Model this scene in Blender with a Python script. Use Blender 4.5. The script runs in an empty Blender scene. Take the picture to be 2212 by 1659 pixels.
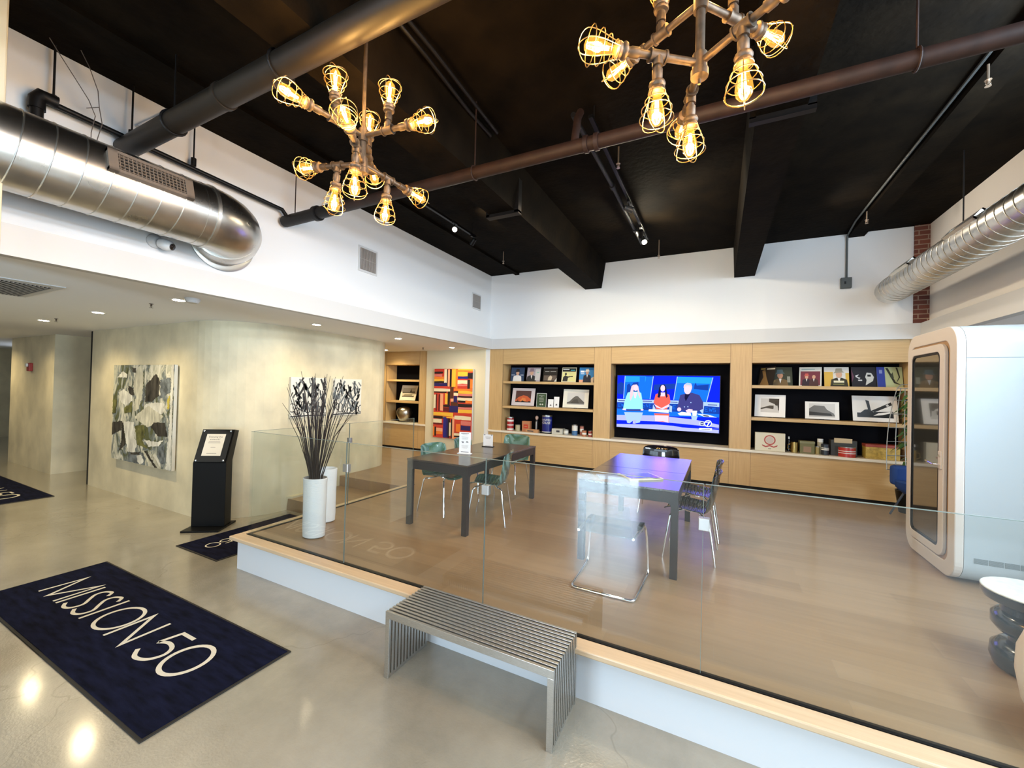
import bpy, math, random
from mathutils import Vector, Matrix, Euler
random.seed(7)
S = bpy.context.scene
COL = S.collection
PI = math.pi
R = math.radians

# ------------------------------------------------------------------ camera
cd = bpy.data.cameras.new('camera'); cam = bpy.data.objects.new('camera', cd); COL.objects.link(cam)
YAW, PITCH, ROLL, FPX = R(26.957), R(0.595), R(1.406), 877.94
f_ = Vector((-math.sin(YAW)*math.cos(PITCH), math.cos(YAW)*math.cos(PITCH), math.sin(PITCH)))
r_ = Vector((math.cos(YAW), math.sin(YAW), 0)); u_ = r_.cross(f_)
r2 = r_*math.cos(ROLL)+u_*math.sin(ROLL); u2 = -r_*math.sin(ROLL)+u_*math.cos(ROLL)
mw = Matrix((r2, u2, -f_)).transposed().to_4x4(); mw.translation = Vector((0, 0, 1.91))
cam.matrix_world = mw
cd.sensor_fit = 'HORIZONTAL'; cd.sensor_width = 36; cd.lens = FPX/2212*36; cd.clip_start = .05; cd.clip_end = 100
S.camera = cam
# ------------------------------------------------------------------ view, world
S.view_settings.view_transform = 'Standard'; S.view_settings.look = 'None'
S.view_settings.exposure = 0.9; S.view_settings.gamma = 1; S.view_settings.use_curve_mapping = False
cy = S.cycles
cy.use_denoising = True; cy.max_bounces = 8; cy.diffuse_bounces = 4; cy.glossy_bounces = 4
cy.transmission_bounces = 6; cy.transparent_max_bounces = 16; cy.caustics_reflective = False; cy.caustics_refractive = False
cy.sample_clamp_indirect = 6; cy.use_adaptive_sampling = True; cy.adaptive_threshold = .015
W = bpy.data.worlds.new('world'); S.world = W; W.use_nodes = True
bg = W.node_tree.nodes['Background']; bg.inputs[0].default_value = (.62, .8, 1, 1); bg.inputs[1].default_value = 1.0

# ------------------------------------------------------------------ lights
def lamp(kind, name, loc, energy, color, size=.05, rot=None, target=None, sy=None, angle=None, blend=.6, parent=None, spread=None):
    d = bpy.data.lights.new(name, kind); d.energy = energy; d.color = color
    if kind == 'AREA':
        d.size = size
        if sy: d.shape = 'RECTANGLE'; d.size_y = sy
        if spread: d.spread = spread
    else: d.shadow_soft_size = size
    if kind == 'SPOT': d.spot_size = angle; d.spot_blend = blend
    o = bpy.data.objects.new(name, d); COL.objects.link(o); o.location = loc
    if target is not None: o.rotation_euler = (Vector(target)-Vector(loc)).to_track_quat('-Z', 'Y').to_euler()
    elif rot: o.rotation_euler = rot
    if parent:
        o.parent = parent; o.location = Vector(loc)-parent.location
    return o
DAY = (.66, .84, 1.0); WARM = (1.0, .80, .50); BULB = (1.0, .68, .36)
lamp('AREA', 'daylight_door', (-2.25, -4.28, 1.3), 135, DAY, 1.4, (R(90), 0, R(0)), sy=2.5)
lamp('AREA', 'daylight_window', (2.3, -4.28, 1.45), 30, DAY, 4.2, (R(90), 0, R(0)), sy=2.2)
lamp('AREA', 'added_clerestory_fill', (-.9, -4.28, 3.45), 30, (.70, .86, 1.0), 6.8, (R(90), 0, R(0)), sy=1.3)  # cool fill for the upper walls, from an invented clerestory
lamp('AREA', 'added_high_side_fill', (2.59, 1.9, 3.5), 360, (.66, .83, 1.0), 1.0, (0, R(90), 0), sy=4.6)  # added out of view to brighten the left wall
lamp('AREA', 'daylight_side', (6.3, 1.5, 1.5), 290, DAY, 4.5, (0, R(90), 0), sy=2.2)

WW = (1.0, .83, .62)
for loc, e, c in (((-1.3, 4.6, 4.05), 95, (1, .80, .56)), ((-1.4, -1.0, 4.0), 30, WW), ((-1.2, .6, 4.0), 20, WW)):
    lamp('SPOT', 'unseen_spot_lamp', loc, e, c, .12, (0, 0, 0), angle=R(168), blend=.35)  # added warm fill spots, unseen and without fixtures
lamp('SPOT', 'unseen_spot_lamp', (.95, 6.5, 4.12), 28, (1, .86, .68), .06, target=(2.6, 5.9, 3.3), angle=R(140), blend=.7)
# ------------------------------------------------------------------ materials
MATS = {}
def nt(name):
    m = bpy.data.materials.new(name); m.use_nodes = True; t = m.node_tree
    return m, t, t.nodes['Principled BSDF']
def mat(name, col, rough=.5, metal=0, spec=None, coat=0, noise=0, nscale=8, bump=0, bscale=60, emit=None, estr=0, rvar=0, stretch=None, alpha=1):
    if name in MATS: return MATS[name]
    m, t, b = nt(name); L = t.links.new
    c = (*col, 1) if len(col) == 3 else col
    b.inputs['Base Color'].default_value = c; b.inputs['Roughness'].default_value = rough; b.inputs['Metallic'].default_value = metal
    if spec is not None: b.inputs['Specular IOR Level'].default_value = spec
    if coat: b.inputs['Coat Weight'].default_value = coat; b.inputs['Coat Roughness'].default_value = .08
    if emit: b.inputs['Emission Color'].default_value = (*emit, 1); b.inputs['Emission Strength'].default_value = estr
    if noise or bump or rvar:
        tc = t.nodes.new('ShaderNodeTexCoord'); mp = t.nodes.new('ShaderNodeMapping'); L(tc.outputs['Object'], mp.inputs[0])
        if stretch: mp.inputs['Scale'].default_value = stretch
    if noise or rvar:
        n = t.nodes.new('ShaderNodeTexNoise'); n.inputs['Scale'].default_value = nscale; n.inputs['Detail'].default_value = 6
        L(mp.outputs[0], n.inputs['Vector'])
        if noise:
            r = t.nodes.new('ShaderNodeValToRGB'); r.color_ramp.elements[0].position = .3; r.color_ramp.elements[1].position = .7
            r.color_ramp.elements[0].color = (*[max(0, x*(1-noise)) for x in c[:3]], 1); r.color_ramp.elements[1].color = (*[min(1, x*(1+noise)) for x in c[:3]], 1)
            L(n.outputs[0], r.inputs[0]); L(r.outputs[0], b.inputs['Base Color'])
        if rvar:
            mr = t.nodes.new('ShaderNodeMapRange'); mr.inputs[3].default_value = max(.02, rough-rvar); mr.inputs[4].default_value = rough+rvar
            L(n.outputs[0], mr.inputs[0]); L(mr.outputs[0], b.inputs['Roughness'])
    if bump:
        n2 = t.nodes.new('ShaderNodeTexNoise'); n2.inputs['Scale'].default_value = bscale; n2.inputs['Detail'].default_value = 4
        L(mp.outputs[0], n2.inputs['Vector'])
        bp = t.nodes.new('ShaderNodeBump'); bp.inputs['Strength'].default_value = bump; bp.inputs['Distance'].default_value = .01
        L(n2.outputs[0], bp.inputs['Height']); L(bp.outputs[0], b.inputs['Normal'])
    MATS[name] = m; return m
def emis(name, col, s):
    if name in MATS: return MATS[name]
    m = bpy.data.materials.new(name); m.use_nodes = True; t = m.node_tree; t.nodes.clear()
    e = t.nodes.new('ShaderNodeEmission'); o = t.nodes.new('ShaderNodeOutputMaterial'); e.inputs[0].default_value = (*col, 1); e.inputs[1].default_value = s
    t.links.new(e.outputs[0], o.inputs[0]); MATS[name] = m; return m
def clear(name, tint, rough=.0, glow=None, gstr=0, ior=1.5, bump=0, boost=1.0):
    m = bpy.data.materials.new(name); m.use_nodes = True; t = m.node_tree; t.nodes.clear(); L = t.links.new
    tr = t.nodes.new('ShaderNodeBsdfTransparent'); tr.inputs[0].default_value = (*tint, 1)
    g = t.nodes.new('ShaderNodeBsdfGlossy'); g.inputs['Roughness'].default_value = rough
    fr = t.nodes.new('ShaderNodeFresnel'); geo = t.nodes.new('ShaderNodeNewGeometry'); io = t.nodes.new('ShaderNodeMapRange')
    io.inputs[3].default_value = ior; io.inputs[4].default_value = 1/ior; L(geo.outputs['Backfacing'], io.inputs[0]); L(io.outputs[0], fr.inputs[0])
    mx = t.nodes.new('ShaderNodeMixShader'); o = t.nodes.new('ShaderNodeOutputMaterial')
    ml = t.nodes.new('ShaderNodeMath'); ml.operation = 'MULTIPLY'; ml.inputs[1].default_value = boost; ml.use_clamp = True
    L(fr.outputs[0], ml.inputs[0]); L(ml.outputs[0], mx.inputs[0]); L(tr.outputs[0], mx.inputs[1]); L(g.outputs[0], mx.inputs[2])
    if bump:
        tc = t.nodes.new('ShaderNodeTexCoord'); wv = t.nodes.new('ShaderNodeTexWave'); wv.inputs['Scale'].default_value = 9; wv.inputs['Distortion'].default_value = 3; wv.bands_direction = 'Y'
        L(tc.outputs['Object'], wv.inputs[0]); bp = t.nodes.new('ShaderNodeBump'); bp.inputs['Strength'].default_value = bump; bp.inputs['Distance'].default_value = .02
        L(wv.outputs['Fac'], bp.inputs['Height']); L(bp.outputs[0], g.inputs['Normal'])
        d = t.nodes.new('ShaderNodeBsdfDiffuse'); d.inputs[0].default_value = (*[x*.55 for x in tint], 1)
        cr = t.nodes.new('ShaderNodeMapRange'); cr.inputs[3].default_value = .12; cr.inputs[4].default_value = .75; L(wv.outputs['Fac'], cr.inputs[0])
        m2 = t.nodes.new('ShaderNodeMixShader'); L(cr.outputs[0], m2.inputs[0]); L(tr.outputs[0], m2.inputs[1]); L(d.outputs[0], m2.inputs[2]); L(m2.outputs[0], mx.inputs[1])
    if glow:
        e = t.nodes.new('ShaderNodeEmission'); e.inputs[0].default_value = (*glow, 1); e.inputs[1].default_value = gstr
        a = t.nodes.new('ShaderNodeAddShader'); L(mx.outputs[0], a.inputs[0]); L(e.outputs[0], a.inputs[1]); L(a.outputs[0], o.inputs[0])
    else: L(mx.outputs[0], o.inputs[0])
    MATS[name] = m; return m
def wood(name, c1, c2, axis='Z', rough=.45, scale=1.0, coat=0, crough=.12):
    m, t, b = nt(name); L = t.links.new
    tc = t.nodes.new('ShaderNodeTexCoord'); mp = t.nodes.new('ShaderNodeMapping'); L(tc.outputs['Object'], mp.inputs[0])
    s = [26*scale]*3; s['XYZ'.index(axis)] = 1.3*scale; mp.inputs['Scale'].default_value = s
    n = t.nodes.new('ShaderNodeTexNoise'); n.inputs['Scale'].default_value = 1.6; n.inputs['Detail'].default_value = 7; n.inputs['Roughness'].default_value = .65
    L(mp.outputs[0], n.inputs['Vector'])
    r = t.nodes.new('ShaderNodeValToRGB'); r.color_ramp.elements[0].position = .32; r.color_ramp.elements[1].position = .68
    r.color_ramp.elements[0].color = (*c1, 1); r.color_ramp.elements[1].color = (*c2, 1)
    L(n.outputs[0], r.inputs[0]); L(r.outputs[0], b.inputs['Base Color']); b.inputs['Roughness'].default_value = rough
    if coat: b.inputs['Coat Weight'].default_value = coat; b.inputs['Coat Roughness'].default_value = crough
    MATS[name] = m; return m

white = mat('white_paint', (.79, .79, .785), .6, bump=.05, bscale=150)
band_m = mat('white_trim_paint', (.60, .60, .595), .5)
lowceil = mat('grey_white_ceiling_paint', (.90, .90, .90), .7)
black_ceil = mat('black_painted_concrete', (.0052, .0034, .0016), .85, spec=.06, noise=.6, nscale=3.5, bump=.6, bscale=16)
plaster = mat('troweled_plaster', (.68, .61, .43), .62, noise=.17, nscale=2.2, stretch=(1, 1, .8), bump=.2, bscale=14, rvar=.1)
cream = mat('cream_wall_paint', (.72, .64, .45), .6)
oakV = wood('oak_veneer_upright', (.50, .32, .135), (.61, .41, .19), 'Z', .42)
oakH = wood('oak_veneer_level', (.50, .32, .135), (.60, .405, .185), 'X', .42)
maple = wood('maple_edge', (.58, .42, .26), (.67, .50, .32), 'X', .35)
blackpanel = mat('black_back_panel', (.0018, .0018, .0035), .8, spec=.12)
blackp = mat('black_satin', (.004, .004, .004), .4, spec=.2)
blackmetal = mat('black_painted_steel', (.005, .0045, .0045), .5, spec=.25)
pipered = mat('dark_brown_painted_pipe', (.020, .0095, .007), .6, spec=.3, noise=.3, nscale=12)
pipebrown = mat('black_brown_painted_pipe', (.012, .008, .0045), .5, spec=.4, noise=.2, nscale=9)
ironpipe = mat('weathered_iron_pipe', (.10, .072, .05), .5, metal=.75, noise=.3, nscale=30)
chrome = mat('chrome', (.82, .82, .84), .08, metal=1)
steel = mat('brushed_steel', (.54, .52, .48), .36, metal=1, noise=.15, nscale=40, stretch=(1, 10, 10))
galv = mat('galvanised_sheet', (.55, .53, .49), .28, metal=1, noise=.22, nscale=3, rvar=.05, bump=.03, bscale=5)
galvseam = mat('galvanised_seam', (.62, .60, .55), .35, metal=1)
brasswire = mat('brass_cage_wire', (.55, .38, .16), .3, metal=1)
grille_m = mat('grille_grey_paint', (.36, .33, .30), .5)
dark = mat('dark_void', (.004, .004, .004), .9)
paper = mat('white_paper', (.80, .80, .79), .6)
ink = mat('dark_ink', (.05, .05, .06), .6)
glass = clear('rail_glass', (.972, .99, .982), 0, boost=1.2)
glassedge = mat('rail_glass_edge', (.17, .22, .20), .15, coat=.5)

# concrete floor
def concrete():
    m, t, b = nt('polished_concrete'); L = t.links.new
    tc = t.nodes.new('ShaderNodeTexCoord')
    n = t.nodes.new('ShaderNodeTexNoise'); n.inputs['Scale'].default_value = 1.3; n.inputs['Detail'].default_value = 10; n.inputs['Roughness'].default_value = .62; L(tc.outputs['Object'], n.inputs['Vector'])
    r = t.nodes.new('ShaderNodeValToRGB'); r.color_ramp.elements[0].position = .3; r.color_ramp.elements[1].position = .72
    r.color_ramp.elements[0].color = (.235, .21, .158, 1); r.color_ramp.elements[1].color = (.385, .35, .272, 1)
    L(n.outputs[0], r.inputs[0])
    v = t.nodes.new('ShaderNodeTexVoronoi'); v.feature = 'DISTANCE_TO_EDGE'; v.inputs['Scale'].default_value = .42; v.inputs['Randomness'].default_value = 1
    n3 = t.nodes.new('ShaderNodeTexNoise'); n3.inputs['Scale'].default_value = 3; L(tc.outputs['Object'], n3.inputs['Vector'])
    ad = t.nodes.new('ShaderNodeMixRGB'); ad.blend_type = 'ADD'; ad.inputs[0].default_value = .5; L(tc.outputs['Object'], ad.inputs[1]); L(n3.outputs['Color'], ad.inputs[2]); L(ad.outputs[0], v.inputs['Vector'])
    cr = t.nodes.new('ShaderNodeValToRGB'); cr.color_ramp.elements[0].position = 0; cr.color_ramp.elements[1].position = .0022
    cr.color_ramp.elements[0].color = (.84, .82, .80, 1); cr.color_ramp.elements[1].color = (1, 1, 1, 1); L(v.outputs['Distance'], cr.inputs[0])
    mu = t.nodes.new('ShaderNodeMixRGB'); mu.blend_type = 'MULTIPLY'; mu.inputs[0].default_value = 1; L(r.outputs[0], mu.inputs[1]); L(cr.outputs[0], mu.inputs[2]); L(mu.outputs[0], b.inputs['Base Color'])
    n2 = t.nodes.new('ShaderNodeTexNoise'); n2.inputs['Scale'].default_value = 75; n2.inputs['Detail'].default_value = 4; L(tc.outputs['Object'], n2.inputs['Vector'])
    bp = t.nodes.new('ShaderNodeBump'); bp.inputs['Strength'].default_value = .5; bp.inputs['Distance'].default_value = .004; L(n2.outputs[0], bp.inputs['Height']); L(bp.outputs[0], b.inputs['Normal'])
    b.inputs['Roughness'].default_value = .22; b.inputs['Specular IOR Level'].default_value = .7
    b.inputs['Coat Weight'].default_value = .85; b.inputs['Coat Roughness'].default_value = .13
    return m
conc = concrete()
def planks():
    m, t, b = nt('oak_plank_floor'); L = t.links.new
    tc = t.nodes.new('ShaderNodeTexCoord'); br = t.nodes.new('ShaderNodeTexBrick'); L(tc.outputs['Object'], br.inputs['Vector'])
    br.inputs['Scale'].default_value = 1; br.inputs['Brick Width'].default_value = 1.25; br.inputs['Row Height'].default_value = .18; br.inputs['Mortar Size'].default_value = .0018
    br.inputs['Color1'].default_value = (.275, .175, .092, 1); br.inputs['Color2'].default_value = (.34, .224, .124, 1); br.inputs['Mortar'].default_value = (.28, .19, .11, 1)
    mp = t.nodes.new('ShaderNodeMapping'); mp.inputs['Scale'].default_value = (1.2, 18, 1); L(tc.outputs['Object'], mp.inputs[0])
    n = t.nodes.new('ShaderNodeTexNoise'); n.inputs['Scale'].default_value = 1.5; n.inputs['Detail'].default_value = 6; L(mp.outputs[0], n.inputs['Vector'])
    r = t.nodes.new('ShaderNodeValToRGB'); r.color_ramp.elements[0].color = (.80, .78, .76, 1); r.color_ramp.elements[1].color = (1.12, 1.1, 1.08, 1); L(n.outputs[0], r.inputs[0])
    mu = t.nodes.new('ShaderNodeMixRGB'); mu.blend_type = 'MULTIPLY'; mu.inputs[0].default_value = 1; L(br.outputs['Color'], mu.inputs[1]); L(r.outputs[0], mu.inputs[2]); L(mu.outputs[0], b.inputs['Base Color'])
    b.inputs['Roughness'].default_value = .40; b.inputs['Coat Weight'].default_value = .12; b.inputs['Coat Roughness'].default_value = .22
    return m
plank = planks()
def brickm():
    m, t, b = nt('red_brick'); L = t.links.new
    tc = t.nodes.new('ShaderNodeTexCoord'); sx = t.nodes.new('ShaderNodeSeparateXYZ'); cx = t.nodes.new('ShaderNodeCombineXYZ')
    L(tc.outputs['Object'], sx.inputs[0]); L(sx.outputs['X'], cx.inputs['X']); L(sx.outputs['Z'], cx.inputs['Y'])
    br = t.nodes.new('ShaderNodeTexBrick'); L(cx.outputs[0], br.inputs['Vector']); br.inputs['Scale'].default_value = 1
    br.inputs['Brick Width'].default_value = .2; br.inputs['Row Height'].default_value = .066; br.inputs['Mortar Size'].default_value = .007
    br.inputs['Color1'].default_value = (.19, .055, .03, 1); br.inputs['Color2'].default_value = (.11, .03, .02, 1); br.inputs['Mortar'].default_value = (.32, .22, .16, 1)
    L(br.outputs['Color'], b.inputs['Base Color']); b.inputs['Roughness'].default_value = .8
    bp = t.nodes.new('ShaderNodeBump'); bp.inputs['Distance'].default_value = .02; bp.invert = True; L(br.outputs['Fac'], bp.inputs['Height']); L(bp.outputs[0], b.inputs['Normal'])
    return m
brick = brickm()

# ------------------------------------------------------------------ mesh builder
class MB:
    def __init__(s): s.v = []; s.f = []; s.mi = []; s.cur = 0
    def add(s, vs, fs):
        b = len(s.v); s.v += [Vector(v) for v in vs]
        for f in fs: s.f.append([i+b for i in f]); s.mi.append(s.cur)
        return s
    def m(s, i): s.cur = i; return s
    def box(s, x0, x1, y0, y1, z0, z1):
        if x0 > x1: x0, x1 = x1, x0
        if y0 > y1: y0, y1 = y1, y0
        if z0 > z1: z0, z1 = z1, z0
        return s.add([(x0,y0,z0),(x1,y0,z0),(x1,y1,z0),(x0,y1,z0),(x0,y0,z1),(x1,y0,z1),(x1,y1,z1),(x0,y1,z1)],
                     [(0,3,2,1),(4,5,6,7),(0,1,5,4),(1,2,6,5),(2,3,7,6),(3,0,4,7)])
    def quad(s, a, b, c, d): return s.add([a, b, c, d], [(0, 1, 2, 3)])
    def poly(s, pts): return s.add(pts, [tuple(range(len(pts)))])
    def prism(s, pts, z0, z1):
        n = len(pts)
        return s.add([(x, y, z0) for x, y in pts]+[(x, y, z1) for x, y in pts],
                     [tuple(range(n-1, -1, -1)), tuple(range(n, 2*n))]+[(i, (i+1) % n, n+(i+1) % n, n+i) for i in range(n)])
    def extrude(s, pts, d):            # 3-D outline pts pushed along d
        n = len(pts); d = Vector(d); P = [Vector(p) for p in pts]
        return s.add(P+[p+d for p in P], [tuple(range(n-1, -1, -1)), tuple(range(n, 2*n))]+[(i, (i+1) % n, n+(i+1) % n, n+i) for i in range(n)])
    def tube(s, path, r, n=10, closed=False, cap=True):
        P = [Vector(p) for p in path]; N = len(P); rr = r if isinstance(r, (list, tuple)) else [r]*N
        rings = []; prev = None
        for i, p in enumerate(P):
            if closed: t = P[(i+1) % N]-P[i-1]
            elif i == 0: t = P[1]-P[0]
            elif i == N-1: t = P[-1]-P[-2]
            else: t = (P[i+1]-P[i]).normalized()+(P[i]-P[i-1]).normalized()
            if t.length < 1e-9: t = Vector((0, 0, 1))
            t.normalize()
            if prev is None:
                a = Vector((0, 0, 1)) if abs(t.z) < .9 else Vector((1, 0, 0)); u = t.cross(a).normalized()
            else:
                u = prev-t*prev.dot(t); u.normalize()
            prev = u; w = t.cross(u)
            rings.append([p+(u*math.cos(2*PI*k/n)+w*math.sin(2*PI*k/n))*rr[i] for k in range(n)])
        vs = [v for ring in rings for v in ring]; fs = []
        for i in range(N if closed else N-1):
            j = (i+1) % N
            for k in range(n): fs.append((i*n+k, i*n+(k+1) % n, j*n+(k+1) % n, j*n+k))
        if cap and not closed: fs.append(tuple(range(n-1, -1, -1))); fs.append(tuple((N-1)*n+k for k in range(n)))
        return s.add(vs, fs)
    def lathe(s, prof, c=(0, 0, 0), n=32, ax=None, sx=1, sy=1):   # prof [(r,z)]
        c = Vector(c); vs = []; fs = []; N = len(prof)
        if ax is not None:
            ax = Vector(ax).normalized(); q = Vector((0, 0, 1)).rotation_difference(ax)
        for r, z in prof:
            for k in range(n):
                v = Vector((r*math.cos(2*PI*k/n)*sx, r*math.sin(2*PI*k/n)*sy, z))
                if ax is not None: v = q @ v
                vs.append(c+v)
        for i in range(N-1):
            for k in range(n): fs.append((i*n+k, i*n+(k+1) % n, (i+1)*n+(k+1) % n, (i+1)*n+k))
        if prof[0][0] > 1e-5: fs.append(tuple(range(n-1, -1, -1)))
        if prof[-1][0] > 1e-5: fs.append(tuple((N-1)*n+k for k in range(n)))
        return s.add(vs, fs)
    def text(s, txt, size, M, align='CENTER', thick=0):
        c = bpy.data.curves.new('t', 'FONT'); c.body = txt; c.size = size; c.align_x = align; c.resolution_u = 2; c.extrude = thick
        o = bpy.data.objects.new('t', c); COL.objects.link(o); dg = bpy.context.evaluated_depsgraph_get(); dg.update()
        me = o.evaluated_get(dg).to_mesh(); s.add([M @ v.co for v in me.vertices], [tuple(p.vertices) for p in me.polygons])
        o.evaluated_get(dg).to_mesh_clear(); bpy.data.objects.remove(o); bpy.data.curves.remove(c)
        return s
    def xf(s, M): s.v = [M @ v for v in s.v]; return s
    def build(s, name, m, parent=None, world=True, smooth=False, bevel=0, subsurf=0, solid=0):
        me = bpy.data.meshes.new(name)
        off = Vector((0, 0, 0))
        if parent is not None and world:
            p = parent
            while p: off += p.location; p = p.parent
        me.from_pydata([v-off for v in s.v], [], s.f)
        ms = m if isinstance(m, (list, tuple)) else [m]
        for x in ms: me.materials.append(x)
        for p, i in zip(me.polygons, s.mi):
            p.material_index = i
            if smooth: p.use_smooth = True
        me.update()
        o = bpy.data.objects.new(name, me); COL.objects.link(o)
        if parent is not None: o.parent = parent
        if solid: d = o.modifiers.new('s', 'SOLIDIFY'); d.thickness = solid; d.offset = 0
        if bevel: d = o.modifiers.new('b', 'BEVEL'); d.width = bevel; d.segments = 2; d.limit_method = 'ANGLE'; d.angle_limit = R(40)
        if subsurf: d = o.modifiers.new('u', 'SUBSURF'); d.levels = subsurf; d.render_levels = subsurf
        if smooth: me.set_sharp_from_angle(angle=R(45))
        return o
def tag(o, label, cat, group=None, kind=None):
    o['label'] = label; o['category'] = cat
    if group: o['group'] = group
    if kind: o['kind'] = kind
    return o
def thing(name, label, cat, loc=(0, 0, 0), rz=0, group=None):
    o = bpy.data.objects.new(name, None); COL.objects.link(o); o.location = loc; o.rotation_euler = (0, 0, rz); o.empty_display_size = .1
    return tag(o, label, cat, group)
def struct(name, mb, m, **k):
    o = mb.build(name, m, **k); o['kind'] = 'structure'; return o
def dup(o, loc=None, rz=None, label=None, group=None, parent=None):
    c = o.copy(); COL.objects.link(c); c.parent = parent
    if loc is not None: c.location = loc
    if rz is not None: c.rotation_euler = (0, 0, rz)
    if label: c['label'] = label
    if group: c['group'] = group
    for ch in list(o.children): dup(ch, parent=c)
    return c
def arc(cx, cy, r, a0, a1, n=8): return [(cx+r*math.cos(R(a0+(a1-a0)*i/n)), cy+r*math.sin(R(a0+(a1-a0)*i/n))) for i in range(n+1)]

D = .34; CE = 4.37; SB = 2.75; ST = 2.97; YB = 7.75; XL = -4.51; XR = 2.62; YF = -4.3
# ================================================================== THE SETTING
struct('floor', MB().box(-20, 6.5, YF-.2, 8.3, -.15, 0), conc)
struct('ceiling', MB().box(-4.75, 2.9, YF-.2, 8.3, CE, CE+.15), black_ceil)
struct('ceiling_left', MB().box(-20, XL, YF-.2, 8.3, SB, SB+.12), lowceil)
struct('ceiling_right', MB().box(XR, 6.5, YF-.2, 8.3, SB, SB+.12), lowceil)
struct('wall_left', MB().box(XL-.15, XL, YF, 8.0, SB+.12, CE), white)
struct('wall_back', MB().box(-4.66, XR+.15, YB, YB+.15, SB, CE), white)
struct('wall_back_lower', MB().box(-20, 6.5, 8.2, 8.35, 0, SB), white)
struct('wall_right', MB().box(XR, XR+.15, 4.3, YB, SB+.12, CE).box(XR, XR+.15, -1.5, 4.3, 4.05, CE).box(XR, XR+.15, YF, -1.5, SB+.12, CE).box(XR, XR+.15, -1.5, 4.3, SB+.12, 2.98), mat('warm_white_paint', (.86, .82, .76), .6))  # upper opening is invented for the added side fill
struct('wall_right_lower', MB().box(6.4, 6.5, YF, 8.2, 0, .4).box(6.4, 6.5, YF, 8.2, 2.6, SB).box(6.4, 6.5, 3.8, 8.2, .4, 2.6).box(6.4, 6.5, YF, -.8, .4, 2.6), white)
struct('wall_far_left', MB().box(-20, -19.9, YF, 8.2, 0, SB), plaster)
# street side wall behind the viewer with its door, windows and an added clerestory
fw = MB().box(-20, -3.05, YF-.15, YF, 0, 2.6).box(-20, -4.4, YF-.15, YF, 2.6, CE).box(-1.45, .2, YF-.15, YF, 0, 2.6).box(4.4, 6.5, YF-.15, YF, 0, CE).box(2.6, 4.4, YF-.15, YF, 2.6, CE).box(-4.6, 2.7, YF-.15, YF, 2.6, 2.78).box(-4.6, 2.7, YF-.15, YF, 4.12, CE).box(.2, 4.4, YF-.15, YF, 0, .28)
struct('wall_front', fw, white)
w1 = MB()
for x in (.2, 1.6, 3.0, 4.34): w1.box(x, x+.06, YF-.1, YF+.02, .28, 2.6)
for z in (.28, 2.54): w1.box(.2, 4.4, YF-.09, YF+.01, z, z+.06)
struct('window_1', w1, blackmetal)
w3 = MB()
for x in (-4.4, -2.7, -.95, .8, 2.54): w3.box(x, x+.06, YF-.1, YF+.02, 2.78, 4.12)
struct('added_clerestory_frame', w3, blackmetal)  # unseen frames invented around the clerestory fill
d1 = MB()
for x in (-3.05, -2.3, -1.52): d1.box(x, x+.07, YF-.1, YF+.02, 0, 2.6)
d1.box(-3.05, -1.45, YF-.09, YF+.01, 0, .2).box(-3.05, -1.45, YF-.09, YF+.01, 2.5, 2.6)
struct('door_1', d1, blackmetal)
# bands round the room
struct('trim_1', MB().box(XL, -4.42, YF, YB, SB-.001, ST), band_m)
struct('trim_2', MB().box(-4.42, 2.52, YB-.06, YB, SB, ST), band_m)
struct('trim_3', MB().box(2.52, XR, YF, YB, SB-.001, ST), band_m)
struct('trim_4', MB().box(2.455, 2.622, YB-.03, YB+.01, ST, CE), brick)
struct('trim_5', MB().extrude([(-4.51, 1.62, 4.06), (-4.45, 1.62, 4.06), (-4.45, 1.88, 4.37), (-4.51, 1.88, 4.37)], (0, -.02, .02)), band_m)
# beams
def beam(x0, x1, z, name, tx=0):
    mb = MB().extrude([(x0, YF, z), (x1, YF, z), (x1+tx, YF, CE), (x0-tx*.3, YF, CE)], (0, YB-YF, 0))
    return struct(name, mb, black_ceil)
beam(-2.37, -2.05, 3.885, 'ceiling_beam', .07); beam(.20, .50, 3.86, 'ceiling_beam', .06)
struct('ceiling_rib', MB().box(1.70, 1.90, YF, YB, CE-.06, CE), black_ceil)
struct('ceiling_rib', MB().box(-3.92, -3.83, YF, YB, CE-.04, CE), black_ceil)
# near column at the left edge
struct('wall_column', MB().box(-4.41, -4.02, .35, .80, 0, CE), cream, bevel=.01)
# curved plaster wall
P = [(-10, 3.07), (-6.62, 3.07)]+arc(-6.62, 3.93, .86, -90, 0, 12)+[(-5.76, 5.0), (-5.80, 5.6)]+arc(-6.35, 5.72, .53, 0, 90, 8)+[(-10, 6.25)]
struct('wall_plaster', MB().prism(P, 0, SB), plaster)
struct('trim_6', MB().box(-10.10, -10.0, 3.08, 3.22, 0, SB), dark)
struct('wall_corridor', MB().box(-14.15, -11.62, 3.03, 3.72, 0, SB), plaster)
struct('wall_corridor_back', MB().box(-19.9, -14.1, 4.3, 4.4, 0, SB).box(-13, -10, 6.4, 6.5, 0, SB), plaster)
struct('window_2', MB().box(-17.6, -15.6, 4.27, 4.3, 1.95, 2.4), emis('far_window_light', (.75, .85, 1), 2.2))
struct('trim_7', MB().extrude([(-5.77, 3.95, 0), (-5.70, 3.98, 0), (-5.68, 3.98, .2), (-5.77, 3.93, .2)], (0, .3, 0)), plaster)
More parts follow.
